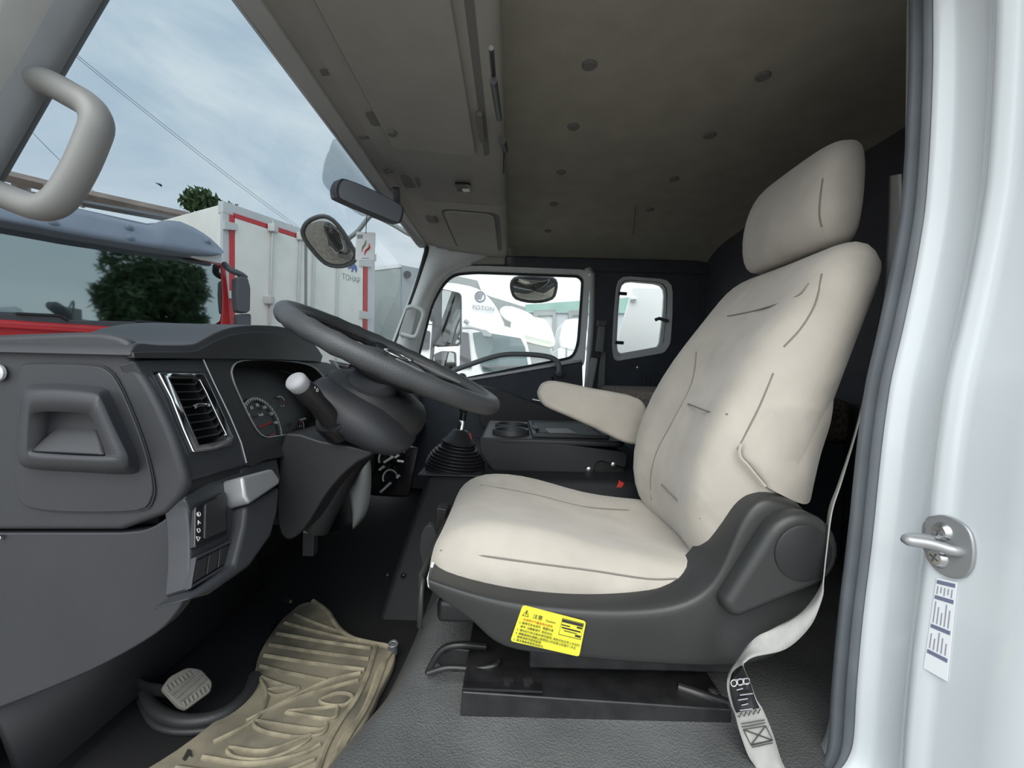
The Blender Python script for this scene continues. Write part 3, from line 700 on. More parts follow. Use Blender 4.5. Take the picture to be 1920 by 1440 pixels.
for a in (62, -62, 118, -118):
    ar = math.radians(a)
    d = WT_ * math.cos(ar) + WY * math.sin(ar); s = WT_ * -math.sin(ar) + WY * math.cos(ar)
    rows = []
    for r, wd, h, th in ((.07, .034, -.018, .010), (.11, .026, -.016, .008), (.16, .020, -.010, .007), (.20, .018, -.004, .006), (.216, .022, 0, .006)):
        c = WC + d * r + WN * h
        rows.append([c + s * wd + WN * th * .4, c + s * wd * .6 + WN * th, c - s * wd * .6 + WN * th, c - s * wd + WN * th * .4, c - s * wd * .7 - WN * th, c + s * wd * .7 - WN * th])
    loft('spoke', rows, M_dash2, sw_, closed=True, caps=True, sub=1)
# silver garnish on the lower spokes and the badge
for sgn in (1, -1):
    tube('garnish', [WC + WN * .006 - WT_ * .02 + WY * .070 * sgn, WC + WN * .004 - WT_ * .075 + WY * .085 * sgn, WC + WN * .004 - WT_ * .13 + WY * .12 * sgn], [.003, .006, .003], M_satin, sw_, n=8, flat=1.6)
bc = WC + WN * .0085
tube('badge_ring', [bc + WT_ * math.cos(a) * .028 + WY * math.sin(a) * .038 for a in [2 * math.pi * i / 32 for i in range(32)]], .0022, M_chrome, hub, n=8, closed=True)
for k in (-1, 0, 1):
    tube('badge_bar', [bc + WT_ * -.016 + WY * (.012 * k), bc + WT_ * .016 + WY * (.012 * k + .010)], .0022, M_chrome, hub, n=6)

# ================================================================== CENTRE STACK, GEAR LEVER, CONSOLE
cs = thing('centre_stack', 'black centre stack with chrome-edged heater knobs under the dashboard', 'control panel', (-.42, 1.4, -.35))
prism('stack_face', PP([(702, 835), (790, 835), (770, 935), (700, 930)], 1.42), (-.06, .02, 0), M_gloss, cs, bevel=.01)
nk = V((.75, -.6, .25)).normalized()
for x, y, r in ((722, 862, .030), (742, 852, .026), (728, 897, .027)):
    c = P(x, y, 1.40)
    kb = lathe('heater_knob', c, nk, [(r, -.01), (r, .008), (r * .8, .016), (.002, .017)], M_gloss, cs, n=24)
    u, v_, _ = frame_axes(nk)
    tube('knob_ring', [c + nk * .010 + (u * math.cos(t) + v_ * math.sin(t)) * r for t in [2 * math.pi * i / 28 for i in range(16)]], .003, M_galv, kb, n=6)
for (a, b) in (((720, 867), (738, 856)), ((711, 881), (721, 874)), ((741, 858), (748, 853)), ((745, 864), (757, 866)), ((713, 923), (733, 905)), ((726, 840), (732, 848)), ((712, 847), (721, 850)), ((744, 896), (749, 891))):
    tube('chrome_stripe', [P(*a, 1.375), P(*b, 1.375)], .0045, M_galv, cs, n=8)
gs = thing('lower_stack_panel', 'grey curved side panel hanging below the centre stack', 'panel', P(680, 980, 1.15))
gl = [(690, 858), (694, 880), (694, 915), (690, 945), (682, 968), (668, 986)]
gr_ = [(686, 862), (676, 885), (664, 908), (656, 924), (660, 955), (664, 984)]
loft('panel_face', [spline(PP(gl, 1.17), 4), [p + V((0, -.02, 0)) for p in spline(PP([((a + c) / 2, (b + d) / 2) for (a, b), (c, d) in zip(gl, gr_)], 1.16), 4)], spline(PP(gr_, 1.15), 4)], M_pillar, gs, solid=.008)
loft('panel_flank', [spline(PP(gr_, 1.15), 4), spline(PP([(x - 45, y + 14) for x, y in gr_], 1.22), 4)], M_dash2, gs, solid=.006)

cn = thing('diagnostic_plug', 'small grey plug hanging on wires below the column', 'plug', P(577, 1046, .93))
prism('plug_body', rnd(PP([(567, 1000), (589, 1001), (587, 1044), (566, 1043)], .93), .1), (0, .022, 0), M_dash, cn, bevel=.003)
prism('plug_rim', rnd(PP([(569, 994), (589, 995), (589, 1001), (568, 1000)], .928), .1), (0, .026, 0), M_rib, cn, bevel=.002)
for k in range(3):
    tube('wire', spline([P(574 + k * 5, 995, .94), P(582 + k * 3, 975, .94), P(590 + k * 5, 950, .95), P(606 + k * 2, 918, .96)], 4), .0025, M_black, cn, n=6)

gb = thing('gear_lever', 'black gear lever with ribbed rubber boot', 'gear lever', P(850, 890, 1.36))
gbx = V((-.168, 1.305, P(800, 893, 1.20).z + .006))
ax = V((.13, 0, 1)).normalized()
prof = []
for k in range(9):
    r = .092 - .0012 * k - (.00062 * k * k); h = .0 + .0088 * k
    prof += [(r - .009, h), (r, h + .0022), (r, h + .0062), (r - .009, h + .0085)]
lathe('boot', gbx, ax, [(.092, -.01), (.092, 0)] + prof + [(.03, .085)], M_black, gb, n=36)
lathe('boot_top', gbx + ax * .072, ax, [(.052, 0), (.053, .006), (.042, .016), (.024, .040), (.014, .044)], M_dash2, gb, n=28)
prism('boot_plate', [gbx + V((x, y, -.008)) for x, y in ((-.095, -.098), (.085, -.098), (.085, .11), (-.095, .11))], (0, 0, .006), M_dash, gb, bevel=.004)
lathe('sleeve', gbx + ax * .112, ax, [(.012, 0), (.011, .03), (.010, .032)], M_chrome, gb, n=16)
tube('shaft', [gbx + ax * .13, gbx + ax * .15, gbx + ax * .175], .010, M_gloss, gb, n=14)
tube('red_tab', [P(881, 812, 1.29), P(884, 823, 1.29)], .0022, M_redp, gb, n=6)
lathe('knob', gbx + ax * .170, ax, [(.012, 0), (.020, .014), (.022, .03), (.016, .042), (.004, .045)], M_black, gb, n=20)

co_ = thing('cup_console', 'dark grey folding console box with two cup holders behind the gear lever', 'console', (.13, 1.52, -.27))
prism('console_box', rnd([P(899, 826, 1.30), P(906, 820, 1.30), P(1000, 826, 1.30), P(1176, 848, 1.30), P(1174, 878, 1.30), P(1120, 862, 1.30), P(1105, 905, 1.30), P(925, 885, 1.30), P(900, 845, 1.30)], .25, 3), (0, .46, 0), M_dash2, co_, bevel=.012)
def T(x, y): return PZ(x, y, -.203)
top = [T(915, 818), T(1175, 848), T(1160, 815), T(930, 786)]
tp_ = [V((-.068, 1.30, -.203)), V((.355, 1.30, -.203)), V((.355, 1.75, -.203)), V((-.068, 1.75, -.203))]
prism('console_top', rnd(tp_, .08), (0, 0, -.02), M_dash2, co_, bevel=.006)
for (x, y) in ((.000, 1.40), (.002, 1.56)):
    cu = lathe('cup_holder', (x, y, -.203), (0, 0, 1), [(.062, -.002), (.060, .012), (.057, .017), (.051, .015), (.048, -.002), (.047, -.004)], M_dash, co_, n=32)
    lathe('cup_well', (x, y, -.2025), (0, 0, 1), [(.047, 0), (.047, .001)], M_seald, cu, n=28)
pr = ringp('tray_frame', [V(p) for p in ((.068, 1.33, -.203), (.31, 1.33, -.203), (.31, 1.70, -.203), (.068, 1.70, -.203))], [V(p) for p in ((.083, 1.345, -.203), (.295, 1.345, -.203), (.295, 1.685, -.203), (.083, 1.685, -.203))], (0, 0, .012), M_dash, co_, bevel=.003)
prism('tray_lid', rnd([V(p) for p in ((.085, 1.40, -.203), (.293, 1.36, -.203), (.293, 1.68, -.203), (.085, 1.68, -.203))], .05), (0, 0, .008), M_dash2, co_, bevel=.003)
box('lid_catch', (.085, 1.47, -.190), (.02, .08, .008), M_black, co_, bevel=.002)
nb = thing('folded_note', 'small grey paper slip lying on the console lid', 'paper', (.17, 1.45, -.194))
prism('slip', [V((.125, 1.38, -.1948)), V((.215, 1.385, -.1948)), V((.20, 1.50, -.1948)), V((.12, 1.49, -.1948))], (0, 0, .0008), mat('slip_grey', (.33, .33, .33), .6), nb)
# bracket under the console
bk = thing('seat_bracket', 'black steel bracket with bolts below the console', 'bracket', P(1130, 900, 1.28))
prism('bracket_plate', rnd(PP([(1098, 862), (1172, 868), (1172, 905), (1100, 900)], 1.31), .2), (0, .02, 0), M_black_metal, bk, bevel=.004)
for x, y in ((1104, 880), (1150, 871)):
    lathe('bolt', P(x, y, 1.305), (0, -1, 0), [(.009, 0), (.009, .006), (.004, .008)], M_steel, bk, n=6)
tube('bracket_rod', [P(1098, 895, 1.30), P(1125, 893, 1.30), P(1170, 900, 1.30)], .005, M_black_metal, bk, n=8)
bu = thing('belt_buckle', 'black seat belt buckle with a red release button beside the seat cushion', 'buckle', P(1170, 930, 1.20))
prism('buckle_body', rnd(PP([(1168, 906), (1196, 920), (1186, 940), (1148, 936)], 1.20), .12), (0, .02, 0), M_black, bu, bevel=.003)
prism('release_button', rnd(PP([(1163, 903), (1171, 906), (1152, 936), (1143, 932)], 1.195), .1), (0, .026, 0), M_redp, bu, bevel=.002)
text('buckle_text', 'PRESS', .012, P(1171, 931, 1.199), P(1186, 914, 1.199) - P(1171, 931, 1.199), (-.6, 0, 1), M_inkg, bu)
# ================================================================== DRIVER SEAT
YS = .915
se = thing('driver_seat', 'beige fabric driver seat with headrest, armrest and black plastic side shield', 'seat', (.2, YS, -.55))
def brow(z, xf, xb, hw, rec):
    fr, n = [], 18
    for i in range(n + 1):
        u = -1 + 2 * i / n; a = abs(u)
        x = xf + rec * (max(0, 1 - (a / .62) ** 2) if a < .62 else 0)
        y = YS + hw * u
        if a > .80:
            t = (a - .80) / .20; x += (xb - xf) * .38 * t * t
        fr.append(V((x, y, z)))
    bk = []
    for i in range(8 + 1):
        u = 1 - 2 * i / 8; a = abs(u)
        x = xb - (.0 if a < .75 else (xb - xf) * .34 * ((a - .75) / .25) ** 2)
        bk.append(V((x, YS + hw * u * 1.0, z - .034 * max(0, min(1, (z - .10) / .13)))))
    return fr + bk
BR = [(-.350, .375, .455, .185, .0), (-.335, .340, .475, .205, .012), (-.28, .316, .495, .222, .02), (-.20, .312, .515, .235, .026), (-.10, .336, .545, .240, .03), (.0, .385, .578, .240, .03), (.08, .438, .602, .236, .028), (.15, .490, .622, .228, .022), (.20, .525, .636, .220, .014), (.228, .550, .642, .208, .008), (.243, .575, .640, .185, .002), (.248, .598, .625, .13, 0)]
back_ = loft('backrest', [brow(*r) for r in BR], M_seat, se, closed=True, caps=True, sub=1)
def crow(x, zc, zb, z0, hw):
    tp = []
    n = 18
    for i in range(n + 1):
        u = -1 + 2 * i / n; a = abs(u)
        z = zb + (zc - zb) * max(0, 1 - (a / .72) ** 3) if a < .72 else zb
        if a > .82:
            t = (a - .82) / .18; z -= (zb - z0) * .42 * t * t
        tp.append(V((x, YS + hw * u, z)))
    return tp + [V((x, YS + hw, z0)), V((x, YS + hw * .5, z0 - .005)), V((x, YS, z0 - .005)), V((x, YS - hw * .5, z0 - .005)), V((x, YS - hw, z0))]
CR = [(-.140, -.345, -.345, -.372, .17), (-.134, -.318, -.314, -.385, .200), (-.118, -.297, -.286, -.395, .215), (-.085, -.284, -.266, -.40, .224), (-.04, -.282, -.258, -.40, .226), (.03, -.288, -.262, -.40, .227), (.11, -.303, -.282, -.40, .227), (.19, -.320, -.306, -.40, .226), (.28, -.330, -.316, -.40, .222), (.36, -.334, -.318, -.40, .215), (.42, -.34, -.33, -.40, .205)]
cush = loft('seat_cushion', [crow(*r) for r in CR], M_seat, se, closed=True, caps=True, sub=1)
# headrest
def hrow(z, x0, x1, hw, k=2.6):
    n = 28; out = []
    cx, hx = (x0 + x1) / 2, (x1 - x0) / 2
    for i in range(n):
        a = 2 * math.pi * i / n; c, s = math.cos(a), math.sin(a)
        out.append(V((cx + hx * math.copysign(abs(c) ** (2 / k), c), .926 + hw * math.copysign(abs(s) ** (2 / (k + 1.5)), s), z)))
    return out
HR = [(.250, .575, .625, .11), (.254, .558, .640, .135), (.278, .545, .648, .150), (.33, .541, .652, .154), (.38, .548, .654, .152), (.42, .562, .653, .146), (.445, .580, .648, .132), (.455, .598, .640, .10), (.457, .61, .63, .03)]
hd = loft('headrest', [hrow(*r) for r in HR], M_seat, se, closed=True, caps=True, sub=1)
for y in (.87, .975):
    tube('headrest_post', [V((.605, y, .20)), V((.605, y, .30))], .007, M_steel, se, n=10)
tbk, tcu, thd = bvh(back_), bvh(cush), bvh(hd)
def seam(tree, px, parent, r=.0016):
    p = hits(tree, px, .0002)
    if len(p) > 2: tube('seam', spline(p, 4), r, M_seam, parent, n=5)
seam(tbk, [(1540, 470), (1541, 514), (1533, 556), (1522, 584), (1500, 618), (1470, 650)], back_)
seam(tbk, [(1318, 598), (1364, 593), (1410, 584), (1452, 572), (1495, 555), (1516, 532)], back_)
seam(tbk, [(1303, 606), (1306, 660), (1303, 693), (1293, 730), (1260, 793), (1232, 847), (1221, 893), (1222, 937)], back_)
seam(tbk, [(1290, 757), (1330, 772), (1365, 777)], back_)
seam(tbk, [(1240, 908), (1270, 938), (1313, 972)], back_, .0012)
seam(tbk, [(1450, 700), (1425, 760), (1400, 810), (1383, 843)], back_)
seam(tcu, [(866, 905), (900, 910), (947, 917), (1013, 930), (1093, 950), (1180, 957)], cush)
seam(tcu, [(826, 1032), (913, 1043), (1013, 1057), (1113, 1070), (1213, 1085), (1270, 1085)], cush)
seam(thd, [(1543, 335), (1538, 375), (1537, 405), (1541, 425)], hd)
# bolster cover flap that folds forward beside the near bolster
def fcol(col):
    out = []
    for x, y in col:
        t = max(0, min(1, (y - 700) / 150)); q_ = hit(tbk, x, y, -.004 + .015 * t)
        if q_ is None: q_ = P(x, y, .70)
        out.append(q_)
    return spline(out, 4)
F1 = fcol([(1452, 690), (1412, 780), (1386, 845), (1402, 874), (1428, 908)])
F2 = fcol([(1500, 690), (1475, 780), (1452, 850), (1455, 890), (1468, 930)])
F3 = fcol([(1560, 690), (1545, 780), (1530, 850), (1518, 900), (1508, 948)])
F4 = [p + V((.02, .015, 0)) for p in F3]
F0 = [p + V((.008, .022, 0)) for p in F1]
loft('bolster_cover', [F0, F1, F2, F3, F4], M_seat, se, sub=1)
tube('cover_piping', F1[7:], .0026, M_seat, se, n=6)

# side shield
A = [(806, 1062), (850, 1074), (950, 1094), (1060, 1105), (1170, 1103), (1260, 1092), (1310, 1060), (1340, 1015), (1368, 950), (1395, 918), (1440, 912), (1490, 932), (1525, 975)]
B = [(803, 1085), (845, 1100), (940, 1128), (1050, 1143), (1165, 1150), (1270, 1140), (1330, 1105), (1362, 1050), (1390, 985), (1420, 945), (1455, 940), (1500, 960), (1538, 1000)]
C = [(806, 1105), (835, 1130), (890, 1168), (940, 1215), (1060, 1232), (1180, 1243), (1290, 1250), (1370, 1252), (1420, 1245), (1465, 1228), (1505, 1180), (1530, 1130), (1543, 1060)]
a_, b_, c_ = spline(PP(A, .70), 2), spline(PP(B, .655), 2), spline(PP(C, .658), 2)
b2_ = [p.lerp(q, .12) + V((0, -.003, 0)) for p, q in zip(b_, c_)]
m_ = [p.lerp(q, .5) + V((0, -.003, 0)) for p, q in zip(b_, c_)]
c0_ = [p.lerp(q, .93) + V((0, -.001, 0)) for p, q in zip(b_, c_)]
sh = loft('side_shield', [[p + V((0, .05, -.004)) for p in a_], a_, [p.lerp(q, .75) + V((0, -.003, 0)) for p, q in zip(a_, b_)], b_, b2_, m_, c0_, c_, [p + V((0, .012, 0)) for p in c_], [p + V((0, .10, 0)) for p in c_]], M_shield, se, sub=1)
tsh = bvh(sh)
# front of the shield wraps round the cushion
loft('front_shield', [[V((-.138, y, z)) for y, z in ((.69, -.345), (.68, -.37), (.68, -.42))], [V((-.150, y, z)) for y, z in ((.72, -.35), (.72, -.39), (.72, -.44))], [V((-.150, y, z)) for y, z in ((1.1, -.35), (1.1, -.39), (1.1, -.44))], [V((-.12, y, z)) for y, z in ((1.15, -.35), (1.15, -.39), (1.15, -.44))]], M_shield, se, solid=.006)
box('under_pan', (.13, .92, -.415), (.50, .40, .04), M_black, se, bevel=.01)
# recliner boss and lever
rc = P(1482, 1022, .652); le = P(1368, 1118, .652)
dv = (le - rc); ln = dv.length; dv.normalize(); pv = V((-dv.z, 0, dv.x))
def tear(r0, r1, n=14):
    s = (r0 - r1) / ln; th = math.acos(s); pts = []
    a0 = math.atan2(dv.z, dv.x)
    for i in range(n + 1):
        t = a0 + th + (2 * math.pi - 2 * th) * i / n; pts.append(rc + V((math.cos(t), 0, math.sin(t))) * r0)
    for i in range(n + 1):
        t = a0 - th + 2 * th * i / n; pts.append(le + V((math.cos(t), 0, math.sin(t))) * r1)
    return pts
lv = prism('recliner_lever', [p + V((0, .012, 0)) for p in tear(.058, .020)], (0, -.040, 0), M_shield, se, bevel=.014, seg=4)
lathe('recliner_cap', rc + V((0, -.026, 0)), (0, -1, 0), [(.042, 0), (.042, .004), (.038, .006), (.002, .0065)], M_dash2, lv, n=36)
# warning label
LB = [(980, 1133), (1098, 1162), (1085, 1227), (957, 1198)]
q = [hit(tsh, x, y, .0012) for x, y in LB]
rt = (q[1] - q[0]).normalized(); upv = (q[0] - q[3]).normalized()
ctr = sum(q, V((0, 0, 0))) / 4
W_, H_ = (q[1] - q[0]).length, (q[0] - q[3]).length
nrm = rt.cross(upv).normalized()
if nrm.y > 0: nrm = -nrm
upv = nrm.cross(rt).normalized()
off = .0045
def lb(u, v, d=0): return q[3].lerp(q[2], u).lerp(q[0].lerp(q[1], u), v) + nrm * (.0042 + d)
lbo = prism('warning_label', rnd([lb(0, 0), lb(1, 0), lb(1, 1), lb(0, 1)], .08, 4), nrm * -.0012, M_yellow, se, label='yellow caution label with black and red printed lines')
def lt(s, u, v, size, m=M_ink, sx=1.0): text('label_text', s, size * H_, lb(u, v, .0003), rt, upv, m, lbo, ext=.0001, sx=sx)
lt('注意', .20, .74, .135); lt('Caution', .40, .73, .085)
lt('1. 此座椅为气囊座椅式座椅;', .035, .62, .072, M_inkr)
lt('2. 座椅可多向调节,  需要时请', .035, .52, .072)
lt('   调节, 当需要调节, 前后左右,', .035, .42, .072)
lt('3. 请勿在行车过程中调节座椅, 请系好安全带上车后的;', .035, .32, .072)
lt('4. 调整座椅后请确认座椅锁止并坐稳以防意外, 并且', .035, .225, .072)
lt('   请按说明书使用座椅;', .035, .135, .072)
lt('5. 清洁请参照使用说明书。', .035, .045, .072)
tri = [lb(.09, .90, .0004), lb(.045, .74, .0004), lb(.135, .74, .0004)]
tube('warning_triangle', tri, .0007, M_ink, lbo, n=4, closed=True)
tube('warning_mark', [lb(.09, .855, .0004), lb(.09, .78, .0004)], .0006, M_ink, lbo, n=4)
tube('drawing_frame', [lb(.64, .48, .0004), lb(.97, .48, .0004), lb(.97, .93, .0004), lb(.64, .93, .0004)], .0005, M_ink, lbo, n=4, closed=True)
for v0, v1, u0, u1 in ((.83, .91, .645, .965), (.74, .77, .65, .78), (.66, .70, .66, .95), (.76, .81, .88, .96), (.60, .62, .70, .90), (.52, .58, .88, .96)):
    prism('drawing', [lb(u0, v0, .0003), lb(u1, v0, .0003), lb(u1, v1, .0003), lb(u0, v1, .0003)], nrm * .0002, M_ink, lbo)
# armrest
AR = [(1010, 742), (1013, 728), (1022, 718), (1045, 715), (1110, 728), (1205, 750), (1212, 800), (1200, 832), (1170, 830), (1120, 806), (1062, 780), (1022, 762)]
prism('armrest', spline(PP(AR, 1.19), 3, True), (0, .075, 0), M_seat, se, bevel=.02, seg=4)
# seat rails, slide bar, feet
box('rail', (.22, .725, -.475), (.36, .05, .04), M_black_metal, se, bevel=.004)
box('rail', (.13, 1.10, -.475), (.52, .05, .04), M_black_metal, se, bevel=.004)
rl = prism('rail_foot', [P(866, 1297, .66), P(1015, 1307, .66), P(1200, 1319, .66), P(1372, 1331, .66), P(1372, 1362, .66), P(1140, 1353, .66), P(862, 1344, .66)], (0, .50, 0), M_black_metal, se, bevel=.003)
prism('foot_plate', [P(870, 1272, .70), P(1015, 1280, .70), P(1017, 1300, .662), P(868, 1294, .662)], (0, .0, .004), M_black_metal, se)
for x, y in ((953, 1281), (990, 1282)):
    c = P(x, y, .685)
    lathe('bolt', c, (0, 0, 1), [(.010, -.005), (.010, .006), (.004, .007)], M_black_metal, se, n=6)
lathe('bolt', P(1337, 1300, .69), (0, -.2, 1), [(.009, -.004), (.009, .006), (.003, .008)], M_steel, se, n=6)
tube('rail_pivot', [P(1272, 1288, .70), P(1330, 1308, .68), P(1362, 1318, .68)], .008, M_black_metal, se, n=8)
tube('slide_bar', spline([P(802, 1262, .74), P(818, 1232, .74), P(836, 1214, .74), P(870, 1209, .74), P(910, 1212, .75)], 4), .006, M_black_metal, se, n=10)
tube('slide_bar_low', spline([P(802, 1262, .72), P(840, 1252, .72), P(890, 1254, .72), P(925, 1249, .72), P(935, 1240, .73)], 4), .005, M_black_metal, se, n=10)
prism('front_leg', PP([(810, 1240), (850, 1215), (930, 1225), (930, 1262), (850, 1262)], .76), (0, .02, 0), M_black_metal, se, bevel=.004)
tube('cushion_wire', [P(812, 1055, .70), P(803, 1085, .70), P(804, 1098, .70), P(810, 1104, .70)], .0025, M_paper, se, n=6)

# ================================================================== SEAT BELTS
sb = thing('seat_belt', 'grey driver seat belt webbing twisting down beside the seat to the floor', 'seat belt', P(1440, 1430, .62))
def ribbon(name, pairs, m, parent, n=6, th=.0014):
    Lp = spline([p for p, _ in pairs], n); Rp = spline([q for _, q in pairs], n)
    rows = [[l, l.lerp(r, .25), l.lerp(r, .5), l.lerp(r, .75), r] for l, r in zip(Lp, Rp)]
    return loft(name, rows, m, parent, solid=th, sub=0)
pr1 = [((1668, 330, .80), (1690, 326, .76)), ((1662, 480, .80), (1690, 480, .76)), ((1648, 600, .76), (1662, 600, .71)), ((1608, 790, .70), (1611, 792, .66)), ((1574, 900, .67), (1579, 900, .63)), ((1553, 960, .66), (1560, 960, .62)), ((1546, 1043, .655), (1549, 1043, .61)), ((1541, 1093, .645), (1544, 1090, .605)),
       ((1503, 1147, .625), (1541, 1122, .60)), ((1453, 1177, .615), (1520, 1173, .60)), ((1420, 1193, .615), (1473, 1217, .60)), ((1398, 1215, .622), (1414, 1231, .598)), ((1382, 1238, .625), (1394, 1243, .595))]
ribbon('webbing', [(P(*a), P(*b)) for a, b in pr1], M_web, sb)
pr2 = [((1382, 1238, .625), (1394, 1243, .595)), ((1368, 1260, .622), (1395, 1253, .600)), ((1363, 1287, .612), (1407, 1280, .606)), ((1370, 1320, .606), (1418, 1310, .604)), ((1378, 1340, .603), (1430, 1330, .602)), ((1387, 1373, .598), (1448, 1373, .598)), ((1403, 1417, .590), (1463, 1420, .590)), ((1420, 1443, .582), (1473, 1443, .582)), ((1440, 1485, .562), (1488, 1480, .562))]
lowb = ribbon('webbing_end', [(P(*a), P(*b)) for a, b in pr2], M_web, sb)
pr3 = [((1384, 1246, .618), (1393, 1249, .592)), ((1373, 1262, .615), (1395, 1255, .594)), ((1368, 1288, .606), (1407, 1281, .600)), ((1374, 1319, .600), (1416, 1310, .598)), ((1380, 1336, .5975), (1424, 1327, .5965))]
tg = ribbon('care_tag', [(P(*a), P(*b)) for a, b in pr3], M_gloss, sb, th=.0008)
for k in range(7):
    t = .30 + k * .085
    y = 1262 + k * 9.5; x0 = 1376 + k * 1.5 + (k % 2) * 5
    tube('tag_print', [P(x0 + 2, y + 22 - 9, .597 - .0004), P(x0 + 26 - (k % 3) * 6, y + 19 - 9, .5962)], .0008, M_inkg, tg, n=4)
for k in range(3):
    c = P(1376 + k * 12, 1281 - k * 2, .600)
    tube('tag_mark', [c + V((math.cos(t) * .0042, 0, math.sin(t) * .005)) for t in [2 * math.pi * i / 10 for i in range(10)]], .0006, M_whiteprint, tg, n=4, closed=True)
zz = [(1384, 1343)] + [(1386 + i * 4.4, (1337 if i % 2 else 1345) - i * .9) for i in range(10)]
for pxs in (zz, [(1390, 1357), (1405, 1355), (1420, 1352), (1434, 1350)], [(1391, 1363), (1406, 1361), (1420, 1358), (1435, 1355)],
            [(1394, 1368), (1436, 1361), (1449, 1388), (1408, 1397), (1394, 1368)], [(1394, 1368), (1449, 1388)], [(1436, 1361), (1408, 1397)], [(1410, 1401), (1425, 1398), (1438, 1395), (1449, 1393)]):
    tube('stitching', [P(x, y, .5968 - max(0, (y - 1365)) * .00016) for x, y in pxs], .0009, M_ink, lowb, n=4)

bp = thing('passenger_belt', 'grey passenger seat belt hanging on the right pillar', 'seat belt', P(1105, 730, 2.2))
ribbon('webbing', [(P(1122, 604, 2.20), P(1136, 605, 2.20)), (P(1116, 660, 2.20), P(1132, 662, 2.20))], M_webr, bp)
ribbon('webbing_lower', [(P(1109, 668, 2.19), P(1122, 670, 2.19)), (P(1096, 730, 2.18), P(1110, 733, 2.18))], M_web, bp)
ribbon('webbing_back', [(P(1126, 660, 2.21), P(1136, 660, 2.21)), (P(1120, 730, 2.21), P(1134, 730, 2.21))], M_webr, bp)
prism('tongue', rnd(PP([(1110, 658), (1128, 660), (1126, 672), (1108, 670)], 2.185), .2), (0, .015, 0), M_seald, bp, bevel=.003)
prism('guide', rnd(PP([(1121, 600), (1138, 601), (1137, 612), (1120, 611)], 2.19), .2), (0, .02, 0), M_dgrey, bp, bevel=.004)

# ================================================================== FLOOR MAT AND PEDAL
MZ = -.60
fm = thing('floor_mat', 'dusty tan ribbed rubber mat in the driver footwell', 'floor mat', (-.42, .85, -.62))
MO = [(560, 1133), (587, 1127), (613, 1147), (633, 1177), (660, 1197), (700, 1204), (735, 1212), (742, 1225), (735, 1250), (715, 1290), (690, 1345), (655, 1400), (632, 1445), (600, 1520), (200, 1520), (265, 1445), (330, 1405), (400, 1352), (452, 1300), (476, 1262), (482, 1235), (492, 1212), (508, 1186), (530, 1158)]
mo = [PZ(x, y, MZ) for x, y in MO]
prism('mat_sheet', spline(mo[:13], 2) + mo[13:15] + spline(mo[15:], 2), (0, 0, -.018), M_mat, fm, bevel=.004)
def rib(pxs, r=.0042, closed=False, sm=True):
    p = [PZ(x, y, MZ + .001) for x, y in pxs]
    tube('rib', spline(p, 4, closed) if sm else p, r, M_rib, fm, n=6, closed=closed)
for a, b in (((552, 1152), (640, 1186)), ((534, 1168), (668, 1202)), ((519, 1188), (696, 1216)), ((505, 1209), (692, 1236)), ((495, 1229), (684, 1256)), ((488, 1249), (612, 1276)), ((490, 1270), (556, 1292))):
    m_ = ((a[0] + b[0]) / 2, (a[1] + b[1]) / 2 + 1.5)
    rib([a, m_, b])
rib([(462, 1352), (540, 1312), (613, 1277), (676, 1262)])
rib([(488, 1338), (560, 1308), (640, 1284), (672, 1276)])
rib([(400, 1392), (470, 1356), (492, 1330), (500, 1300), (488, 1272)])
for lp_ in ([(600, 1313), (632, 1300), (656, 1302), (660, 1310), (645, 1322), (615, 1322)], [(538, 1334), (600, 1328), (630, 1324), (632, 1334), (620, 1348), (560, 1340)], [(482, 1352), (520, 1358), (600, 1368), (612, 1356), (604, 1376), (560, 1382), (505, 1374), (478, 1362)],
            [(500, 1295), (540, 1288), (560, 1292), (520, 1305)], [(430, 1402), (500, 1408), (582, 1378), (560, 1400), (500, 1424), (440, 1420)]):
    rib(lp_, .0036, True)
rib([(380, 1420), (470, 1432), (560, 1416), (600, 1396)]); rib([(330, 1440), (430, 1452), (520, 1450), (590, 1424)]); rib([(300, 1475), (420, 1490), (560, 1480)])
rib([(587, 1127), (613, 1147), (633, 1177), (660, 1197), (700, 1207), (733, 1217), (713, 1253), (693, 1310), (674, 1348), (645, 1385), (622, 1440), (600, 1500)], .006)
rib([(705, 1212), (690, 1262), (668, 1310), (640, 1350), (612, 1400), (596, 1445)], .005)
rib([(728, 1226), (708, 1282), (682, 1338), (648, 1392), (630, 1440)], .004)
sc_ = prism('mat_scratch', [PZ(x, y, MZ + .001) for x, y in ((342, 1424), (352, 1405), (358, 1408), (360, 1420), (354, 1416), (347, 1427))], (0, 0, .001), M_ink, fm)
lathe('mat_stud', PZ(737, 1208, -.585), (0, 0, 1), [(.010, -.02), (.010, .004), (.007, .006), (.003, .003)], M_dgrey, fm, n=16)
tube('mat_stud_ring', [PZ(737, 1208, -.578) + V((math.cos(t) * .009, math.sin(t) * .009, 0)) for t in [2 * math.pi * i / 16 for i in range(16)]], .0015, M_satin, fm, n=5, closed=True)

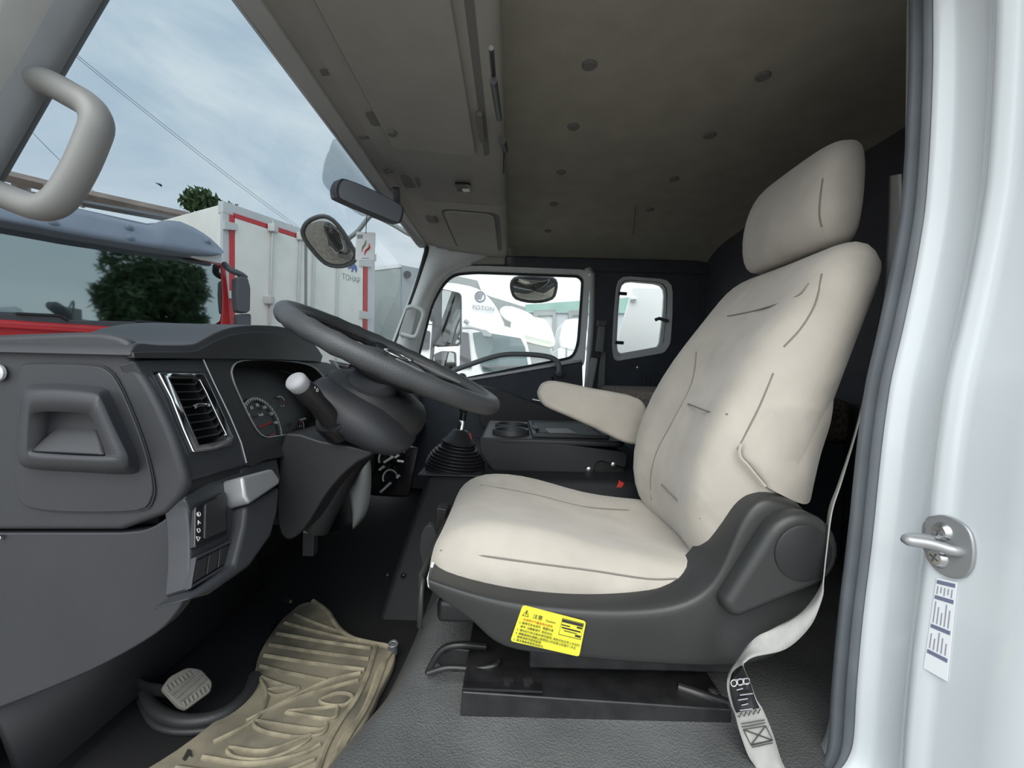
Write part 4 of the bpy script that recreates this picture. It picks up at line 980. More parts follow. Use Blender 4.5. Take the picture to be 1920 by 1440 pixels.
pd = thing('clutch_pedal', 'clutch pedal with dusty ribbed rubber pad on a black arm', 'pedal', PZ(380, 1330, -.6))
pc = P(350, 1290, .72); pn = V((.60, -.42, .68)).normalized()
pu = V((.10, .86, .42)); pu = (pu - pn * pu.dot(pn)).normalized(); pvv = pn.cross(pu)
M_pad = mat('pedal_rubber', (.20, .19, .165), .85, noise=.15, nscale=30)
def pq(px, py): return PL(px, py, pc, pn)
pad = prism('pad', rnd([pq(303, 1290), pq(318, 1268), pq(352, 1250), pq(378, 1254), pq(399, 1278), pq(396, 1296), pq(350, 1330), pq(336, 1325)], .3, 3), pn * -.014, M_pad, pd, bevel=.003)
for k in range(3):
    tube('tread', [pq(322 + k * 8, 1303 + k * 6), pq(371 + k * 7, 1260 + k * 7)], .0028, M_pad, pad, n=6)
for k in range(7):
    tube('tread', [pq(311 + k * 7, 1286 - k * 4.4), pq(317 + k * 7, 1296 - k * 4.8)], .0022, M_pad, pad, n=5)
    tube('tread', [pq(343 + k * 7.4, 1315 - k * 5), pq(347 + k * 7.4, 1324 - k * 5)], .0022, M_pad, pad, n=5)
tube('arm', spline([P(312, 1296, .74), P(272, 1288, .76), P(238, 1262, .78), P(225, 1235, .80), P(235, 1150, .85)], 4), .011, M_black_metal, pd, n=10, flat=.6)
prism('arm_clip', rnd(PP([(212, 1245), (226, 1236), (231, 1254), (218, 1260)], .762), .1), (0, .01, 0), M_paper, pd, bevel=.002)
# cup moulded in the floor round the pedal
cp = thing('pedal_cup', 'black rubber floor moulding with raised rim around the clutch pedal', 'floor moulding', PZ(370, 1340, -.62))
tube('cup_rim', spline([PZ(x, y, -.60) for x, y in ((272, 1292), (280, 1318), (305, 1340), (350, 1352), (400, 1346), (440, 1325), (468, 1295), (478, 1268))], 5), .011, M_cup, cp, n=10)
tube('cup_rim_outer', spline([PZ(x, y, -.612) for x, y in ((262, 1310), (290, 1358), (350, 1372), (420, 1358), (470, 1312))], 5), .006, M_cup, cp, n=8)
prism('cup_floor', spline([PZ(x, y, -.611) for x, y in ((300, 1230), (420, 1150), (520, 1130), (480, 1250), (440, 1320), (370, 1345), (300, 1330), (274, 1290))], 3, True), (0, 0, -.006), M_black, cp)
# toe box panel and floor hook
tb_ = thing('toe_panel', 'black toe panel with a worn patch above the pedal', 'panel', (-.7, .8, -.6))
mesh('panel_sheet', [V((-.725, .58, -.43)), V((-.725, 1.15, -.43)), V((-.66, 1.15, -.60)), V((-.66, .58, -.60)), V((-.735, .58, -.43)), V((-.735, 1.15, -.43)), V((-.67, 1.15, -.61)), V((-.67, .58, -.61))], [(0, 1, 2, 3), (4, 5, 6, 7), (0, 1, 5, 4), (2, 3, 7, 6), (0, 3, 7, 4), (1, 2, 6, 5)], M_black, tb_)
prism('worn_patch', spline([PX(x, y, -.66) for x, y in ((362, 1245), (385, 1220), (430, 1185), (455, 1188), (445, 1205), (400, 1230))], 3, True), (.003, 0, 0), M_black_metal, tb_)
tube('clip', [P(532, 1124, 1.0), P(545, 1128, .99)], .004, M_steel, tb_, n=6)
# seat adjuster lever boot between hump and seat
al = thing('adjuster_lever', 'black adjuster lever with a rounded paddle in front of the seat cushion', 'lever', P(808, 1090, .90))
prism('paddle', spline(PP([(790, 1000), (800, 985), (812, 988), (820, 1010), (818, 1050), (806, 1082), (794, 1070), (786, 1030)], .90), 3, True), (0, .02, 0), M_dash2, al, bevel=.005)
prism('slot_box', PP([(818, 952), (838, 955), (830, 1000), (814, 996)], 1.0), (0, .05, 0), M_black, al, bevel=.003)

# ================================================================== GRAB HANDLES
h1_ = thing('grab_handle', 'large grey looped grab handle on the near front pillar', 'handle', P(60, 260, .6))
hpth = spline(PP([(60, 148), (92, 156), (130, 176), (168, 200), (182, 230), (172, 265), (150, 315), (122, 362), (98, 384), (70, 389), (30, 376), (-20, 356), (-60, 345)], .585), 4)
tube('loop', hpth, .0172, M_handle, h1_, n=16, flat=1.15)
h2_ = thing('grab_handle', 'small pale grab handle on the far right front pillar', 'handle', P(770, 632, 2.15))
prism('base_plate', rnd(PP([(765, 572), (782, 580), (770, 632), (746, 630)], 2.165), .3, 3), (0, .02, 0), M_pillar, h2_, bevel=.004)
tube('loop', spline(PP([(762, 578), (772, 575), (788, 580), (794, 590), (788, 610), (781, 628), (774, 632), (752, 626)], 2.13), 4), .011, M_frame, h2_, n=10)

# ================================================================== INTERIOR MIRROR, FILM, CARD
im = thing('interior_mirror', 'dark rounded interior mirror hanging below the overhead console', 'mirror', P(745, 345, 1.42))
MA = [(631, 352), (637, 338), (650, 336), (700, 356), (752, 384), (757, 398), (752, 416), (742, 417), (690, 396), (640, 374), (632, 366)]
pm0 = P(640, 355, 1.27); pm1 = P(750, 402, 1.47)
mn = (pm1 - pm0).cross(V((0, 0, 1))).normalized()
if mn.y > 0: mn = -mn
mo_ = spline([PL(x, y, pm0, mn) for x, y in MA], 3, True)
prism('housing', mo_, mn * -.03, M_dgrey, im, bevel=.006, seg=3)
cmm = sum(mo_, V((0, 0, 0))) / len(mo_)
prism('mirror_face', [cmm + (p - cmm) * .93 for p in mo_], mn * .001, M_mirrord, im)
tube('stem', [P(745, 390, 1.50), P(742, 352, 1.46)], .012, M_dgrey, im, n=10)
fi_ = thing('sun_film', 'pale translucent film patch on the windshield behind the mirror', 'film', P(650, 400, 1.3))
prism('film_sheet', spline([PX(x, y, -.53) for x, y in ((640, 262), (620, 280), (609, 308), (606, 335), (614, 352), (640, 378), (680, 405), (694, 402), (730, 400), (720, 320))], 3, True), (-.003, 0, 0), G_film, fi_)
cd = thing('hanging_card', 'white air freshener card with green and red stroke hanging from the mirror', 'air freshener', P(686, 488, 1.38))
cq = lambda x, y, d=0: P(x, y, 1.38 - d)
cardo = prism('card', rnd([cq(668, 434), cq(704, 436), cq(702, 488), cq(666, 488)], .08), (0, .002, 0), M_paper, cd, bevel=.0006)
tube('string', [cq(688, 398), cq(686, 438)], .0012, M_dgrey, cd, n=5)
tube('mark_green', spline([cq(686, 450, .001), cq(684, 458, .001), cq(680, 464, .001), cq(678, 472, .001)], 4), [.001, .0015, .002, .0025, .003, .003, .003, .0028, .0025, .002, .0015, .001, .0008], mat('mark_green', (.25, .32, .18), .6), cardo, n=6)
tube('mark_red', spline([cq(692, 457, .001), cq(692, 464, .001), cq(686, 470, .001), cq(683, 478, .001)], 4), [.001, .0015, .002, .0028, .0035, .0035, .0035, .003, .003, .0025, .002, .0015, .001], M_redp, cardo, n=6)
prism('card_print', [cq(670, 440, .0006), cq(680, 440, .0006), cq(680, 447, .0006), cq(670, 447, .0006)], (0, -.0004, 0), M_inkg, cardo)
tube('card_line', [cq(678, 484, .0006), cq(692, 484, .0006)], .0008, M_inkg, cardo, n=4)

# ================================================================== STRIKER AND LABEL ON THE DOOR JAMB
tj = bvh(jamb)
stk = thing('door_striker', 'silver door striker with loop and two cross-head screws on the white jamb', 'striker', hit(tj, 1770, 1060))
SPX = [(1736, 985), (1745, 972), (1765, 965), (1790, 970), (1815, 985), (1828, 1005), (1833, 1035), (1829, 1065), (1815, 1082), (1795, 1085), (1768, 1075), (1745, 1050), (1735, 1015)]
sp = hits(tj, SPX, .0005)
plate = prism('plate', spline(sp, 3, True), (-.004, 0, 0), M_satin, stk, bevel=.0015)
s1, s2 = hit(tj, 1752, 1012), hit(tj, 1806, 1034)
o1 = V((-.034, 0, .002))
tube('loop', spline([s1, s1 + o1 * .7, s1 + o1 + V((0, -.004, -.002)), s1.lerp(s2, .5) + o1 * .62, s2 + o1 * .35, s2], 5), .0058, M_satin, stk, n=12)
for x, y in ((1776, 998), (1768, 1046)):
    c = hit(tj, x, y)
    sc1 = lathe('screw', c, (-1, 0, 0), [(.011, 0), (.011, .006), (.008, .010), (.002, .0105)], M_steel, stk, n=18)
    for a in (0.4, 1.97):
        d = V((0, math.cos(a), math.sin(a))) * .005
        tube('screw_cross', [c + V((-.0105, 0, 0)) - d, c + V((-.0105, 0, 0)) + d], .001, M_dgrey, sc1, n=4)
jl = thing('jamb_label', 'white specification sticker with grey bars on the door jamb below the striker', 'label', hit(tj, 1755, 1270))
jq = [hit(tj, x, y, .0008) for x, y in ((1757, 1083), (1797, 1092), (1778, 1278), (1733, 1252))]
def jp(u, v, d=0): # u across, v down
    return jq[0].lerp(jq[1], u).lerp(jq[3].lerp(jq[2], u), v) + V((-d, 0, 0))
js = prism('sticker', [jp(0, 0), jp(1, 0), jp(1, 1), jp(0, 1)], (-.0006, 0, 0), M_paper, jl)
def jbar(u0, u1, v0, v1, m): prism('print_bar', [jp(u0, v0, .0008), jp(u1, v0, .0008), jp(u1, v1, .0008), jp(u0, v1, .0008)], (-.0002, 0, 0), m, js)
for v in (.02, .185, .50, .78): jbar(.06, .94, v, v + .04, M_inkb if False else mat('bar_slate', (.16, .18, .27), .6))
for k in range(5):
    jbar(.12 + .17 * k, .17 + .17 * k, .085, .17 - .02 * (k % 2), M_inkg)
    jbar(.12 + .17 * k, .17 + .17 * k, .25 + .05 * (k % 3), .48, M_inkg)
    jbar(.12 + .17 * k, .17 + .17 * k, .56 + .04 * ((k + 1) % 3), .76, M_inkg)
# ================================================================== OUTSIDE: MIRRORS OF THIS TRUCK
fmi = thing('front_mirror', 'oval front-view mirror on a curved arm outside the windshield', 'mirror', P(640, 500, 2.45))
FM = [(567, 432), (574, 418), (590, 408), (608, 405), (625, 413), (643, 434), (660, 462), (668, 478), (664, 490), (650, 498), (630, 500), (610, 494), (592, 477), (577, 458), (569, 444)]
nm_ = V((.25, -.75, -.62)).normalized()
fp = spline([PL(x, y, P(617, 455, 2.45), nm_) for x, y in FM], 2, True)
cf = sum(fp, V((0, 0, 0))) / len(fp)
mrows = [fp] + [[cf + (p - cf) * s + nm_ * (.035 * (1 - s * s)) for p in fp] for s in (.86, .65, .4, .2, .02)]
loft('mirror_face', [[cf + (p - cf) * .94 for p in fp]] + mrows[1:], M_mirror, fmi, closed=True)
tube('mirror_rim', fp, .011, M_dgrey, fmi, n=8, closed=True)
loft('mirror_back', [fp, [cf + (p - cf) * .8 - nm_ * .06 for p in fp], [cf + (p - cf) * .1 - nm_ * .08 for p in fp]], M_dgrey, fmi, closed=True)
tube('arm', spline([P(650, 450, 2.5), P(672, 432, 2.5), P(692, 407, 2.5), P(702, 405, 2.5), P(735, 420, 2.45), P(770, 440, 2.38), P(800, 448, 2.30), P(808, 452, 2.25)], 4), .013, mat('arm_grey', (.30, .34, .34), .5), fmi, n=10)

km = thing('kerb_mirror', 'rounded kerb mirror hanging over the passenger window', 'mirror', P(1000, 530, 2.55))
KM = [(959, 533), (965, 522), (985, 519), (1018, 520), (1036, 522), (1043, 531), (1041, 548), (1035, 559), (1015, 565), (990, 565), (968, 559), (961, 548)]
nk_ = V((.1, -.80, -.6)).normalized()
kp = spline([PL(x, y, P(1000, 542, 2.55), nk_) for x, y in KM], 2, True); ck = sum(kp, V((0, 0, 0))) / len(kp)
loft('mirror_face', [[ck + (p - ck) * s + nk_ * (.03 * (1 - s * s)) for p in kp] for s in (.94, .7, .4, .02)], M_mirror, km, closed=True)
tube('mirror_rim', kp, .010, M_dgrey, km, n=8, closed=True)
loft('mirror_back', [kp, [ck + (p - ck) * .8 - nk_ * .05 for p in kp], [ck + (p - ck) * .05 - nk_ * .06 for p in kp]], M_dgrey, km, closed=True)
tube('stem', [P(1000, 524, 2.57), P(1000, 505, 2.52), P(1000, 492, 2.33)], .012, M_dgrey, km, n=8)

dm = thing('door_mirror', 'tall rectangular door mirror outside the passenger window', 'mirror', P(835, 650, 2.75))
prism('mirror_face', rnd(PP([(829, 543), (860, 550), (863, 560), (862, 640), (856, 645), (828, 640)], 2.75), .15, 3), (0, .004, 0), M_mirror, dm)
prism('housing', rnd(PP([(812, 548), (828, 541), (864, 549), (865, 642), (858, 648), (812, 650), (810, 600)], 2.76), .15, 3), (0, .06, 0), M_dgrey, dm, bevel=.006)
tube('bracket', [P(817, 560, 2.78), P(812, 640, 2.78), P(808, 690, 2.74)], .013, M_dgrey, dm, n=8)
prism('hinge', rnd(PP([(806, 584), (813, 582), (813, 604), (806, 602)], 2.77), .2), (0, .03, 0), M_dgrey, dm, bevel=.003)
wm = thing('wide_mirror', 'small square chrome-edged wide-angle mirror below the door mirror', 'mirror', P(838, 692, 2.72))
prism('mirror_face', rnd(PP([(828, 660), (851, 660), (853, 692), (827, 692)], 2.72), .2, 3), (0, .004, 0), M_mirror, wm)
prism('housing', rnd(PP([(813, 664), (828, 658), (854, 659), (855, 694), (816, 696)], 2.73), .2, 3), (0, .05, 0), M_dgrey, wm, bevel=.005)

# ================================================================== RED TRUCK
n_r = V((.83, -.56, 0)).normalized(); p_r = P(413, 600, 4.9)
u_r = V((.56, .83, 0))
rtk = thing('red_truck', 'red truck cab with blue-grey sun visor and dark windshield facing us', 'truck', V((p_r.x, p_r.y, GZ)))
def R_(x, y, d=0): return PL(x, y, p_r + n_r * d, n_r)
prism('windshield', spline([R_(x, y) for x, y in ((-60, 414), (120, 446), (250, 468), (340, 484), (405, 496), (414, 515), (415, 560), (412, 602), (380, 612), (320, 612), (160, 605), (-60, 592))], 2, True), n_r * -.05, G_truck, rtk)
prism('front_panel', [R_(-260, 575, .06), R_(-60, 592, .06), R_(160, 606, .06), R_(330, 618, .06), R_(430, 626, .06), R_(432, 980, .06), R_(-260, 980, .06)], n_r * -1.9, M_red, rtk, bevel=.05)
prism('panel_crease', [R_(-60, 605, .08), R_(340, 630, .08), R_(340, 634, .08), R_(-60, 611, .08)], n_r * -.03, M_red, rtk, bevel=.005)
prism('wiper_cowl', [R_(-60, 584, .03), R_(60, 590, .05), R_(120, 592, .05), R_(130, 600, .05), R_(260, 603, .05), R_(340, 611, .05), R_(390, 606, .04), R_(412, 612, .03), R_(412, 628, .03), R_(-60, 612, .03)], n_r * -.06, M_dgrey, rtk, bevel=.008)
tube('wiper', [R_(255, 602, .06), R_(330, 608, .06), R_(342, 617, .06)], .012, M_black, rtk, n=6)
tube('wiper', [R_(30, 588, .06), R_(112, 592, .06), R_(128, 601, .06)], .012, M_black, rtk, n=6)
prism('red_pillar', [R_(412, 496), R_(424, 500), R_(431, 560), R_(436, 640), R_(412, 640), R_(416, 560)], n_r * -1.7, M_red, rtk, bevel=.02)
prism('cab_shell', [R_(-260, 400, -.06), R_(414, 490, -.06), R_(424, 505, -.06), R_(432, 640, -.06), R_(-260, 640, -.06)], n_r * -1.7, M_red, rtk, bevel=.03)
VZ = [(-60, 378), (60, 383), (140, 391), (200, 405), (276, 422), (296, 416), (315, 413), (345, 418), (380, 436), (405, 456), (416, 474)]
vt = spline([R_(x, y, .05) for x, y in VZ], 2); vb0 = [R_(x, y, .28) for x, y in ((-60, 402), (60, 424), (140, 440), (200, 450), (276, 463), (296, 466), (315, 469), (345, 474), (380, 478), (405, 478), (416, 476))]
vb = spline(vb0, 2)
vs_ = loft('sun_visor', [[p + n_r * -.3 for p in vt], vt, [a.lerp(b, .3) + n_r * .06 for a, b in zip(vt, vb)], [a.lerp(b, .75) + n_r * .02 for a, b in zip(vt, vb)], vb, [p + n_r * -.04 + V((0, 0, .0)) for p in vb], [p + n_r * -.3 for p in vb]], M_visor, rtk)
tvz = bvh(vs_)
for x, y in ((100, 418), (242, 427), (244, 447), (389, 453)):
    q = hit(tvz, x, y)
    if q: lathe('visor_stud', q, n_r, [(.03, -.01), (.03, .015), (.018, .025), (.004, .027)], M_visor, vs_, n=12)
prism('visor_end_cap', spline([R_(x, y, .16) for x, y in ((362, 470), (372, 467), (413, 470), (417, 478), (416, 493), (395, 490), (360, 482))], 2, True), n_r * -.05, M_paper, rtk, bevel=.01)
prism('roof_edge', [R_(-60, 380, -.10), R_(140, 388, -.10), R_(276, 418, -.10), R_(340, 414, -.10), R_(414, 470, -.10), R_(414, 500, -.10), R_(-60, 420, -.10)], n_r * -1.5, M_visor, rtk, bevel=.02)
rmir = prism('side_mirror', rnd([R_(444, 522, .25), R_(452, 517, .25), R_(466, 521, .25), R_(471, 540, .25), R_(470, 582, .25), R_(464, 587, .25), R_(446, 585, .25), R_(443, 550, .25)], .3, 3), n_r * -.14, M_dgrey, rtk, bevel=.02)
prism('kerb_side_mirror', rnd([R_(447, 589, .22), R_(471, 588, .22), R_(471, 612, .22), R_(446, 612, .22)], .2, 3), n_r * -.12, M_dgrey, rtk, bevel=.02)
tube('mirror_arm', spline([R_(420, 495, .1), R_(432, 506, .18), R_(450, 514, .2), R_(460, 521, .18)], 4), .035, M_dgrey, rtk, n=8)
for k in range(2):
    box('wheel_block', V((p_r.x, p_r.y, GZ + .45)) - n_r * (.7 + .0 * k) - u_r * (.35 + 1.7 * k), (.5, .5, .9), M_black, rtk, bevel=.12, seg=4)
bm_ = thing('boom_beam', 'brown steel beam lying above the red truck cab', 'beam', P(180, 380, 7.4))
tube('beam', [P(-60, 310, 7.2), P(20, 332, 7.3), P(160, 366, 7.4), P(352, 408, 7.6)], .10, M_brown, bm_, n=4, up=(0, 0, 1))
tube('beam_lower', [P(-60, 345, 7.0), P(160, 382, 7.2), P(350, 416, 7.4)], .055, M_dgrey, bm_, n=4, up=(0, 0, 1))
for x, y in ((86, 345), (155, 367)): tube('beam_lug', [P(x, y, 7.2), P(x, y + 22, 7.2)], .03, M_brown, bm_, n=6)
tube('beam_post', [P(40, 345, 7.6), P(20, 700, 7.6), V((P(20, 700, 7.6).x, 7.6, GZ))], .12, M_brown, bm_, n=6)

# ================================================================== WHITE BOX TRAILER
n_t = V((.89, -.46, 0)).normalized(); p_t = P(432, 640, 6.0)
def T_(x, y, d=0): return PL(x, y, p_t + n_t * d, n_t)
tr = thing('box_trailer', 'white box trailer with red door frame and locking rods', 'trailer', V((p_t.x, p_t.y, GZ)))
def tq(z, a): # point on the rear face: a metres to the right of the left corner, z metres above the camera
    u = V((.46, .89, 0)).normalized(); q0 = T_(428, 600); return V((q0.x, q0.y, z)) + u * a
TL, TRr = T_(422, 380), T_(704, 478)
BL, BR_ = V((TL.x, TL.y, -.75)), V((TRr.x, TRr.y, -.75))
box_pts = [TL, TRr, BR_, BL]
prism('trailer_box', [p + n_t * -.04 for p in box_pts], n_t * -7.0, M_trailer, tr, bevel=.02)
prism('roof_rail', [T_(418, 376, .02), T_(706, 477, .02), T_(706, 490, .02), T_(418, 398, .02)], n_t * -.12, M_tgrey, tr, bevel=.008)
prism('red_header', [T_(438, 399, .03), T_(696, 483, .03), T_(696, 489, .03), T_(438, 408, .03)], n_t * -.06, M_red, tr)
prism('red_post', [T_(431, 402, .03), T_(440, 405, .03), T_(440, 840, .03), T_(431, 840, .03)], n_t * -.06, M_red, tr)
prism('grey_post', [T_(418, 392, .015), T_(430, 396, .015), T_(430, 860, .015), T_(418, 860, .015)], n_t * -.06, M_tgrey, tr)
prism('red_post', [T_(682, 480, .03), T_(690, 484, .03), T_(688, 760, .03), T_(680, 760, .03)], n_t * -.06, M_red, tr)
prism('grey_post', [T_(690, 482, .02), T_(703, 486, .02), T_(700, 760, .02), T_(688, 760, .02)], n_t * -.06, M_tgrey, tr)
prism('rear_door', [T_(441, 409, .035), T_(571, 451, .035), T_(571, 800, .035), T_(441, 830, .035)], n_t * -.06, M_trailer, tr, bevel=.006)
prism('rear_door', [T_(577, 453, .035), T_(681, 487, .035), T_(679, 770, .035), T_(577, 800, .035)], n_t * -.06, M_trailer, tr, bevel=.006)
prism('door_gap_seal', [T_(571, 449, .02), T_(578, 452, .02), T_(578, 800, .02), T_(571, 800, .02)], n_t * -.04, M_grey, tr)
for xt, yt, xb in ((512, 414, 505), (564, 438, 556), (589, 470, 585), (634, 492, 630)):
    tube('locking_rod', [T_(xt, yt, .06), T_(xb, 640, .06), T_(xb - 3, 780, .06)], .018, M_galv, tr, n=8)
for x, y in ((512, 428), (505, 563), (565, 444)):
    box('rod_bracket', T_(x, y, .07), (.11, .11, .12), M_galv, tr, bevel=.01)
for x, y, ww in ((433, 423, 24), (434, 552, 20), (686, 492, 22), (684, 590, 18)):
    prism('hinge', [T_(x - ww / 2, y - 9, .06), T_(x + ww / 2, y - 4, .06), T_(x + ww / 2, y + 9, .06), T_(x - ww / 2, y + 7, .06)], n_t * -.05, M_galv, tr, bevel=.006)
for a in (.4, 2.0):
    box('trailer_wheels', V((TL.x, TL.y, GZ + .5)) - n_t * 1.5 + V((.46, .89, 0)).normalized() * a, (.9, .5, 1.0), M_black, tr, bevel=.15, seg=4)
uu = (T_(676, 518, .04) - T_(642, 511, .04))
text('maker_name', 'ТОНАР', .145, T_(641, 523, .037), V((.46, .89, 0)), (0, 0, 1), M_inkg, tr, ext=.001, sx=.85)
BEAR = [(652, 506), (654, 503), (657, 502), (656, 498), (660, 494), (664, 497), (668, 501), (670, 507), (669, 514), (666, 513), (666, 509), (663, 508), (662, 513), (658, 513), (660, 508), (657, 506), (654, 508)]
prism('bear_emblem', [T_(x, y - 3, .037) for x, y in BEAR], n_t * .002, M_inkb, tr)

gbx_ = thing('grey_box_truck', 'grey box body parked beyond the white trailer', 'truck', V((P(740, 700, 10).x, 10, GZ)))
prism('box_body', [P(694, 503, 10), P(752, 497, 10), P(752, 730, 10), P(690, 730, 10)], (.3, 3.0, 0), mat('box_grey', (.40, .44, .44), .6, noise=.05, nscale=1), gbx_, bevel=.02)
prism('box_side', [P(752, 497, 10.02), P(800, 506, 10.8), P(800, 740, 10.8), P(752, 740, 10.02)], (.2, 2.5, 0), mat('box_side', (.55, .58, .59), .6), gbx_)
prism('roof_edge', [P(694, 500, 9.98), P(752, 495, 9.98), P(752, 501, 9.98), P(694, 508, 9.98)], (0, .05, 0), M_truck, gbx_)
lathe('round_port', P(764, 515, 10.12), (.35, -.93, 0), [(.085, 0), (.085, .02), (.07, .02), (.002, .015)], M_dgrey, gbx_, n=24)

# ================================================================== TRUCKS SEEN THROUGH THE PASSENGER WINDOW
ft = thing('deflector_truck', 'white truck with tall lettered roof deflector next to the passenger window', 'truck', V((P(900, 700, 6.4).x, 6.9, GZ)))
DF = [(770, 560), (800, 540), (832, 530), (865, 533), (895, 541), (915, 556), (930, 575), (940, 595), (946, 612), (930, 614), (865, 608), (770, 610)]
dfl = prism('roof_deflector', spline(PP(DF, 6.5), 2, True), (.0, 1.7, 0), M_truck, ft, bevel=.10, seg=4)
tdf = bvh(dfl)
prism('cab', rnd(PP([(770, 606), (865, 606), (950, 612), (982, 624), (990, 650), (1000, 700), (1010, 760), (770, 780)], 6.5), .12, 3), (0, 1.9, 0), M_truck, ft, bevel=.06, seg=3)
G_ws = prism('windshield', rnd(PP([(886, 624), (902, 622), (976, 634), (984, 650), (991, 690), (990, 697), (905, 697), (892, 660)], 6.46), .12, 3), (0, .05, 0), G_truck2, ft)
prism('side_window', rnd(PP([(863, 622), (878, 624), (884, 690), (862, 690)], 6.46), .1, 3), (0, .05, 0), M_dgrey, ft)
prism('rear_side_window', rnd(PP([(790, 620), (806, 620), (804, 655), (787, 655)], 6.46), .25, 3), (0, .04, 0), M_dgrey, ft)
prism('white_fender', rnd(PP([(870, 705), (896, 690), (915, 710), (930, 740), (870, 750)], 6.40), .1, 3), (0, .05, 0), M_truck, ft)
tube('wiper', [P(905, 688, 6.42), P(985, 688, 6.42)], .02, M_dgrey, ft, n=6)
tube('antenna_mirror_arm', spline([P(864, 615, 6.4), P(885, 615, 6.35), P(905, 620, 6.3)], 4), .018, M_grey, ft, n=6)
prism('small_mirror', rnd(PP([(902, 619), (910, 618), (923, 627), (921, 632), (906, 630)], 6.28), .3, 3), (0, .06, 0), M_grey, ft, bevel=.01)
tube('lamp', [P(871, 601, 6.42), P(878, 606, 6.42)], .03, M_grey, ft, n=8)
tube('deflector_badge', [P(900, 556, 6.49) + V((math.cos(t) * .075, 0, math.sin(t) * .075)) for t in [2 * math.pi * i / 24 for i in range(24)]], .009, M_inkg, ft, n=6, closed=True)
for k in (-1, 0, 1): tube('badge_bar', [P(896 + 4 * k, 561, 6.49), P(900 + 4 * k, 550, 6.49)], .011, M_inkg, ft, n=5)
text('deflector_lettering', 'FOTON', .088, P(885, 579, 6.455), V((.98, 0, -.08)), (0, 0, 1), M_inkg, ft, ext=.004, sx=1.1)
s2_ = thing('cream_truck', 'cream truck with rounded roof deflector behind the lettered truck', 'truck', V((P(1000, 700, 9).x, 9.5, GZ)))
prism('roof_deflector', spline(PP([(956, 622), (958, 605), (966, 592), (978, 587), (1000, 594), (1020, 598), (1032, 612), (1040, 634), (1041, 646), (1030, 652), (980, 640), (956, 632)], 9.0), 2, True), (0, 1.6, 0), M_cream, s2_, bevel=.12, seg=4)
prism('cab', rnd(PP([(975, 640), (1030, 652), (1045, 690), (1050, 760), (975, 760)], 9.02), .1, 3), (0, 1.8, 0), M_grey, s2_, bevel=.05)
prism('second_deflector', spline(PP([(938, 590), (940, 576), (960, 574), (995, 588), (1000, 600), (960, 606)], 10.6), 2, True), (0, 1.5, 0), M_truck, s2_, bevel=.1, seg=3)
tube('deflector_line', [P(980, 628, 8.96), P(1036, 642, 8.96)], .008, M_tgrey, s2_, n=5)
s3_ = thing('white_truck', 'white truck with rounded deflector at the rear edge of the passenger window', 'truck', V((P(1070, 700, 11).x, 11.5, GZ)))
prism('roof_deflector', spline(PP([(1050, 655), (1054, 612), (1062, 599), (1085, 597), (1100, 605), (1100, 655)], 11), 2, True), (0, 1.6, 0), M_truck, s3_, bevel=.12, seg=4)
prism('cab', rnd(PP([(1046, 652), (1100, 655), (1104, 760), (1044, 760)], 11.02), .1, 3), (0, 1.8, 0), M_truck, s3_, bevel=.05)
tube('step_rail', [P(1062, 652, 10.95), P(1061, 690, 10.95)], .02, M_grey, s3_, n=5)
gh = thing('green_warehouse', 'pale warehouse with green cladding band and door frames', 'building', V((P(1060, 700, 17).x, 18, GZ)))
prism('wall', PP([(985, 572), (1300, 550), (1300, 760), (985, 760)], 17.0), (0, 6, 0), M_wall, gh)
prism('green_band', PP([(985, 571), (1300, 549), (1300, 588), (985, 586)], 16.9), (0, .3, 0), M_green, gh)
for a, b in ((1000, 1042), (1066, 1100)):
    ringp('gate_frame', PP([(a, 582), (b, 580), (b, 740), (a, 740)], 16.85), PP([(a + 8, 592), (b - 6, 591), (b - 6, 740), (a + 8, 740)], 16.85), (0, .2, 0), M_grey, gh)
    prism('gate_leaf', PP([(a + 8, 592), (b - 6, 591), (b - 6, 740), (a + 8, 740)], 16.95), (0, .1, 0), M_tgrey, gh)
gw = thing('grey_warehouse', 'grey warehouse roof rising behind the lettered roof deflector', 'building', V((P(880, 700, 24).x, 25, GZ)))
prism('wall', PP([(800, 524), (846, 515), (895, 526), (896, 545), (920, 556), (1005, 582), (1005, 760), (800, 760)], 24.0), (0, 4, 0), M_grey, gw)
wp = thing('white_sheet_panel', 'white sheet panel leaning outside the rear quarter window', 'panel', P(1200, 690, 2.9))
prism('sheet', PP([(1187, 540), (1262, 541), (1240, 658), (1150, 690), (1158, 640)], 2.9), (0, .03, 0), M_truck, wp)
for x_ in (1165, 1235):
    tube('sheet_post', [P(x_, 650, 2.94), V((P(x_, 650, 2.94).x, 2.94, GZ))], .02, M_galv, wp, n=8)
tube('sheet_hook', [P(1182, 560, 2.88), P(1193, 560, 2.88)], .012, M_paper, wp, n=6)

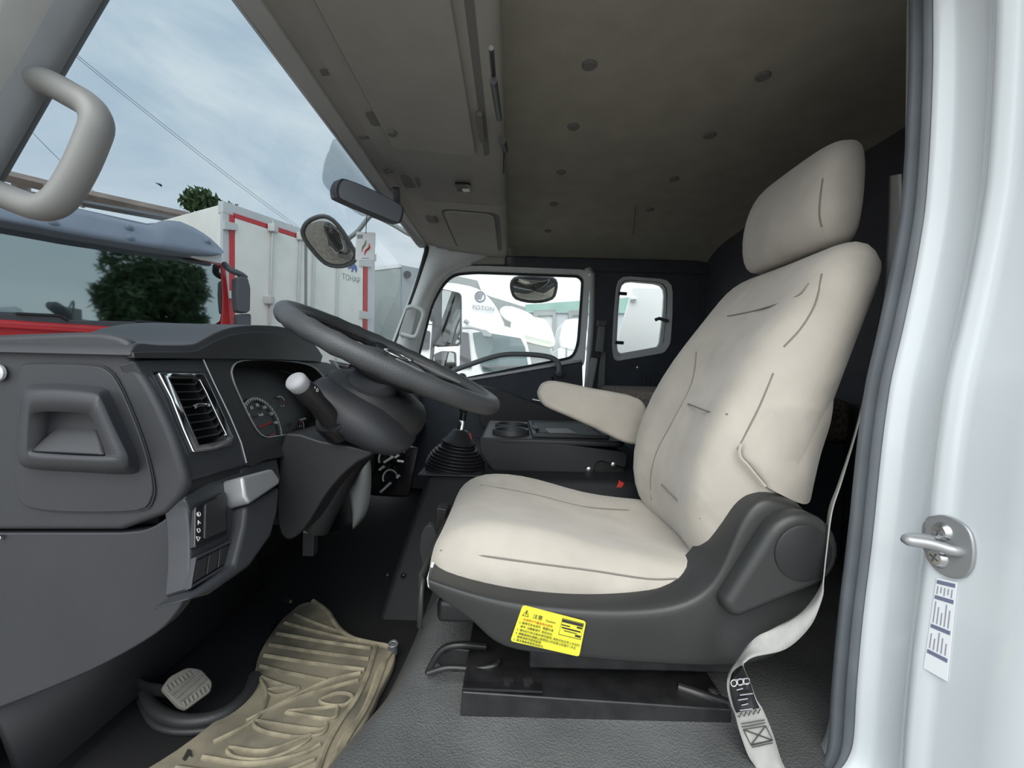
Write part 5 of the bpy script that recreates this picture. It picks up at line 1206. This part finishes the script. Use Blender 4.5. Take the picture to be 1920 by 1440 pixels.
# ================================================================== TREES, CABLES, BIRD
def tree(name, label, base, h, r, n, seed, leaf=.16, cx=1.0):
    rnd_ = random.Random(seed); t = thing(name, label, 'tree', base)
    b = V(base)
    tube('trunk', [b, b + V((.05, 0, h * .35)), b + V((0, .05, h * .75))], [.12, .09, .03], M_bark, t, n=8)
    v, f = [], []
    blobs = [(V((rnd_.uniform(-1, 1) * r * .55 * cx, rnd_.uniform(-1, 1) * r * .55, h - r + rnd_.uniform(-.5, .6) * r)), r * rnd_.uniform(.30, .55)) for _ in range(12)]
    for i in range(n):
        c, br = blobs[i % len(blobs)]
        d = V((rnd_.gauss(0, 1), rnd_.gauss(0, 1), rnd_.gauss(0, 1))).normalized() * br * rnd_.uniform(.55, 1.08)
        p = b + c + d
        a = V((rnd_.gauss(0, 1), rnd_.gauss(0, 1), rnd_.gauss(0, 1))).normalized(); e_ = a.orthogonal().normalized()
        s = leaf * rnd_.uniform(.5, 1.1); k = len(v)
        v += [p - a * s, p + e_ * s * .35, p + a * s, p - e_ * s * .35]; f.append((k, k + 1, k + 2, k + 3))
    me = bpy.data.meshes.new('crown'); me.from_pydata([tuple(q) for q in v], [], f)
    c_ = link('crown', me, M_leaf, t, smooth=False); c_['kind'] = 'stuff'
    return t
tree('leafy_tree', 'leafy tree top showing above the white trailer roof', (P(400, 600, 14).x, 14, GZ), P(400, 362, 14).z - GZ, .95, 2600, 3, .15, 1.0)
tree('leafy_tree', 'tall leafy tree standing behind the photographer, mirrored in the red truck windshield', (11.0, -.3, GZ), 6.0, 1.75, 8000, 5, .2)
for nm, lb_, a, b, sg in (('power_cable', 'upper of the two long overhead cables crossing the sky', P(100, 57, 9), P(560, 425, 16), .0), ('power_cable', 'lower of the two long overhead cables crossing the sky', P(100, 62, 8.9), P(556, 427, 15.8), .0), ('power_cable', 'single overhead cable seen through the near grab handle', P(20, 195, 9), P(200, 378, 12), .0)):
    a2 = a + (a - b) * .3
    o = tube(nm, [a2.lerp(b, i / 12) + V((0, 0, -.15 * (1 - (2 * i / 12 - 1) ** 2))) for i in range(13)], .0055, M_wire, None, n=6)
    tag(o, lb_, 'cable', 'overhead cables')
bd = mesh('bird', [P(296, 345, 20), P(304, 347, 20), P(300, 349, 20) + V((0, .1, 0)), P(290, 342, 20), P(300, 344, 20.3)], [(0, 1, 2), (0, 1, 4), (1, 2, 4), (0, 2, 3), (0, 3, 4)], M_black)
tag(bd, 'tiny dark bird in the sky above the red truck', 'bird')
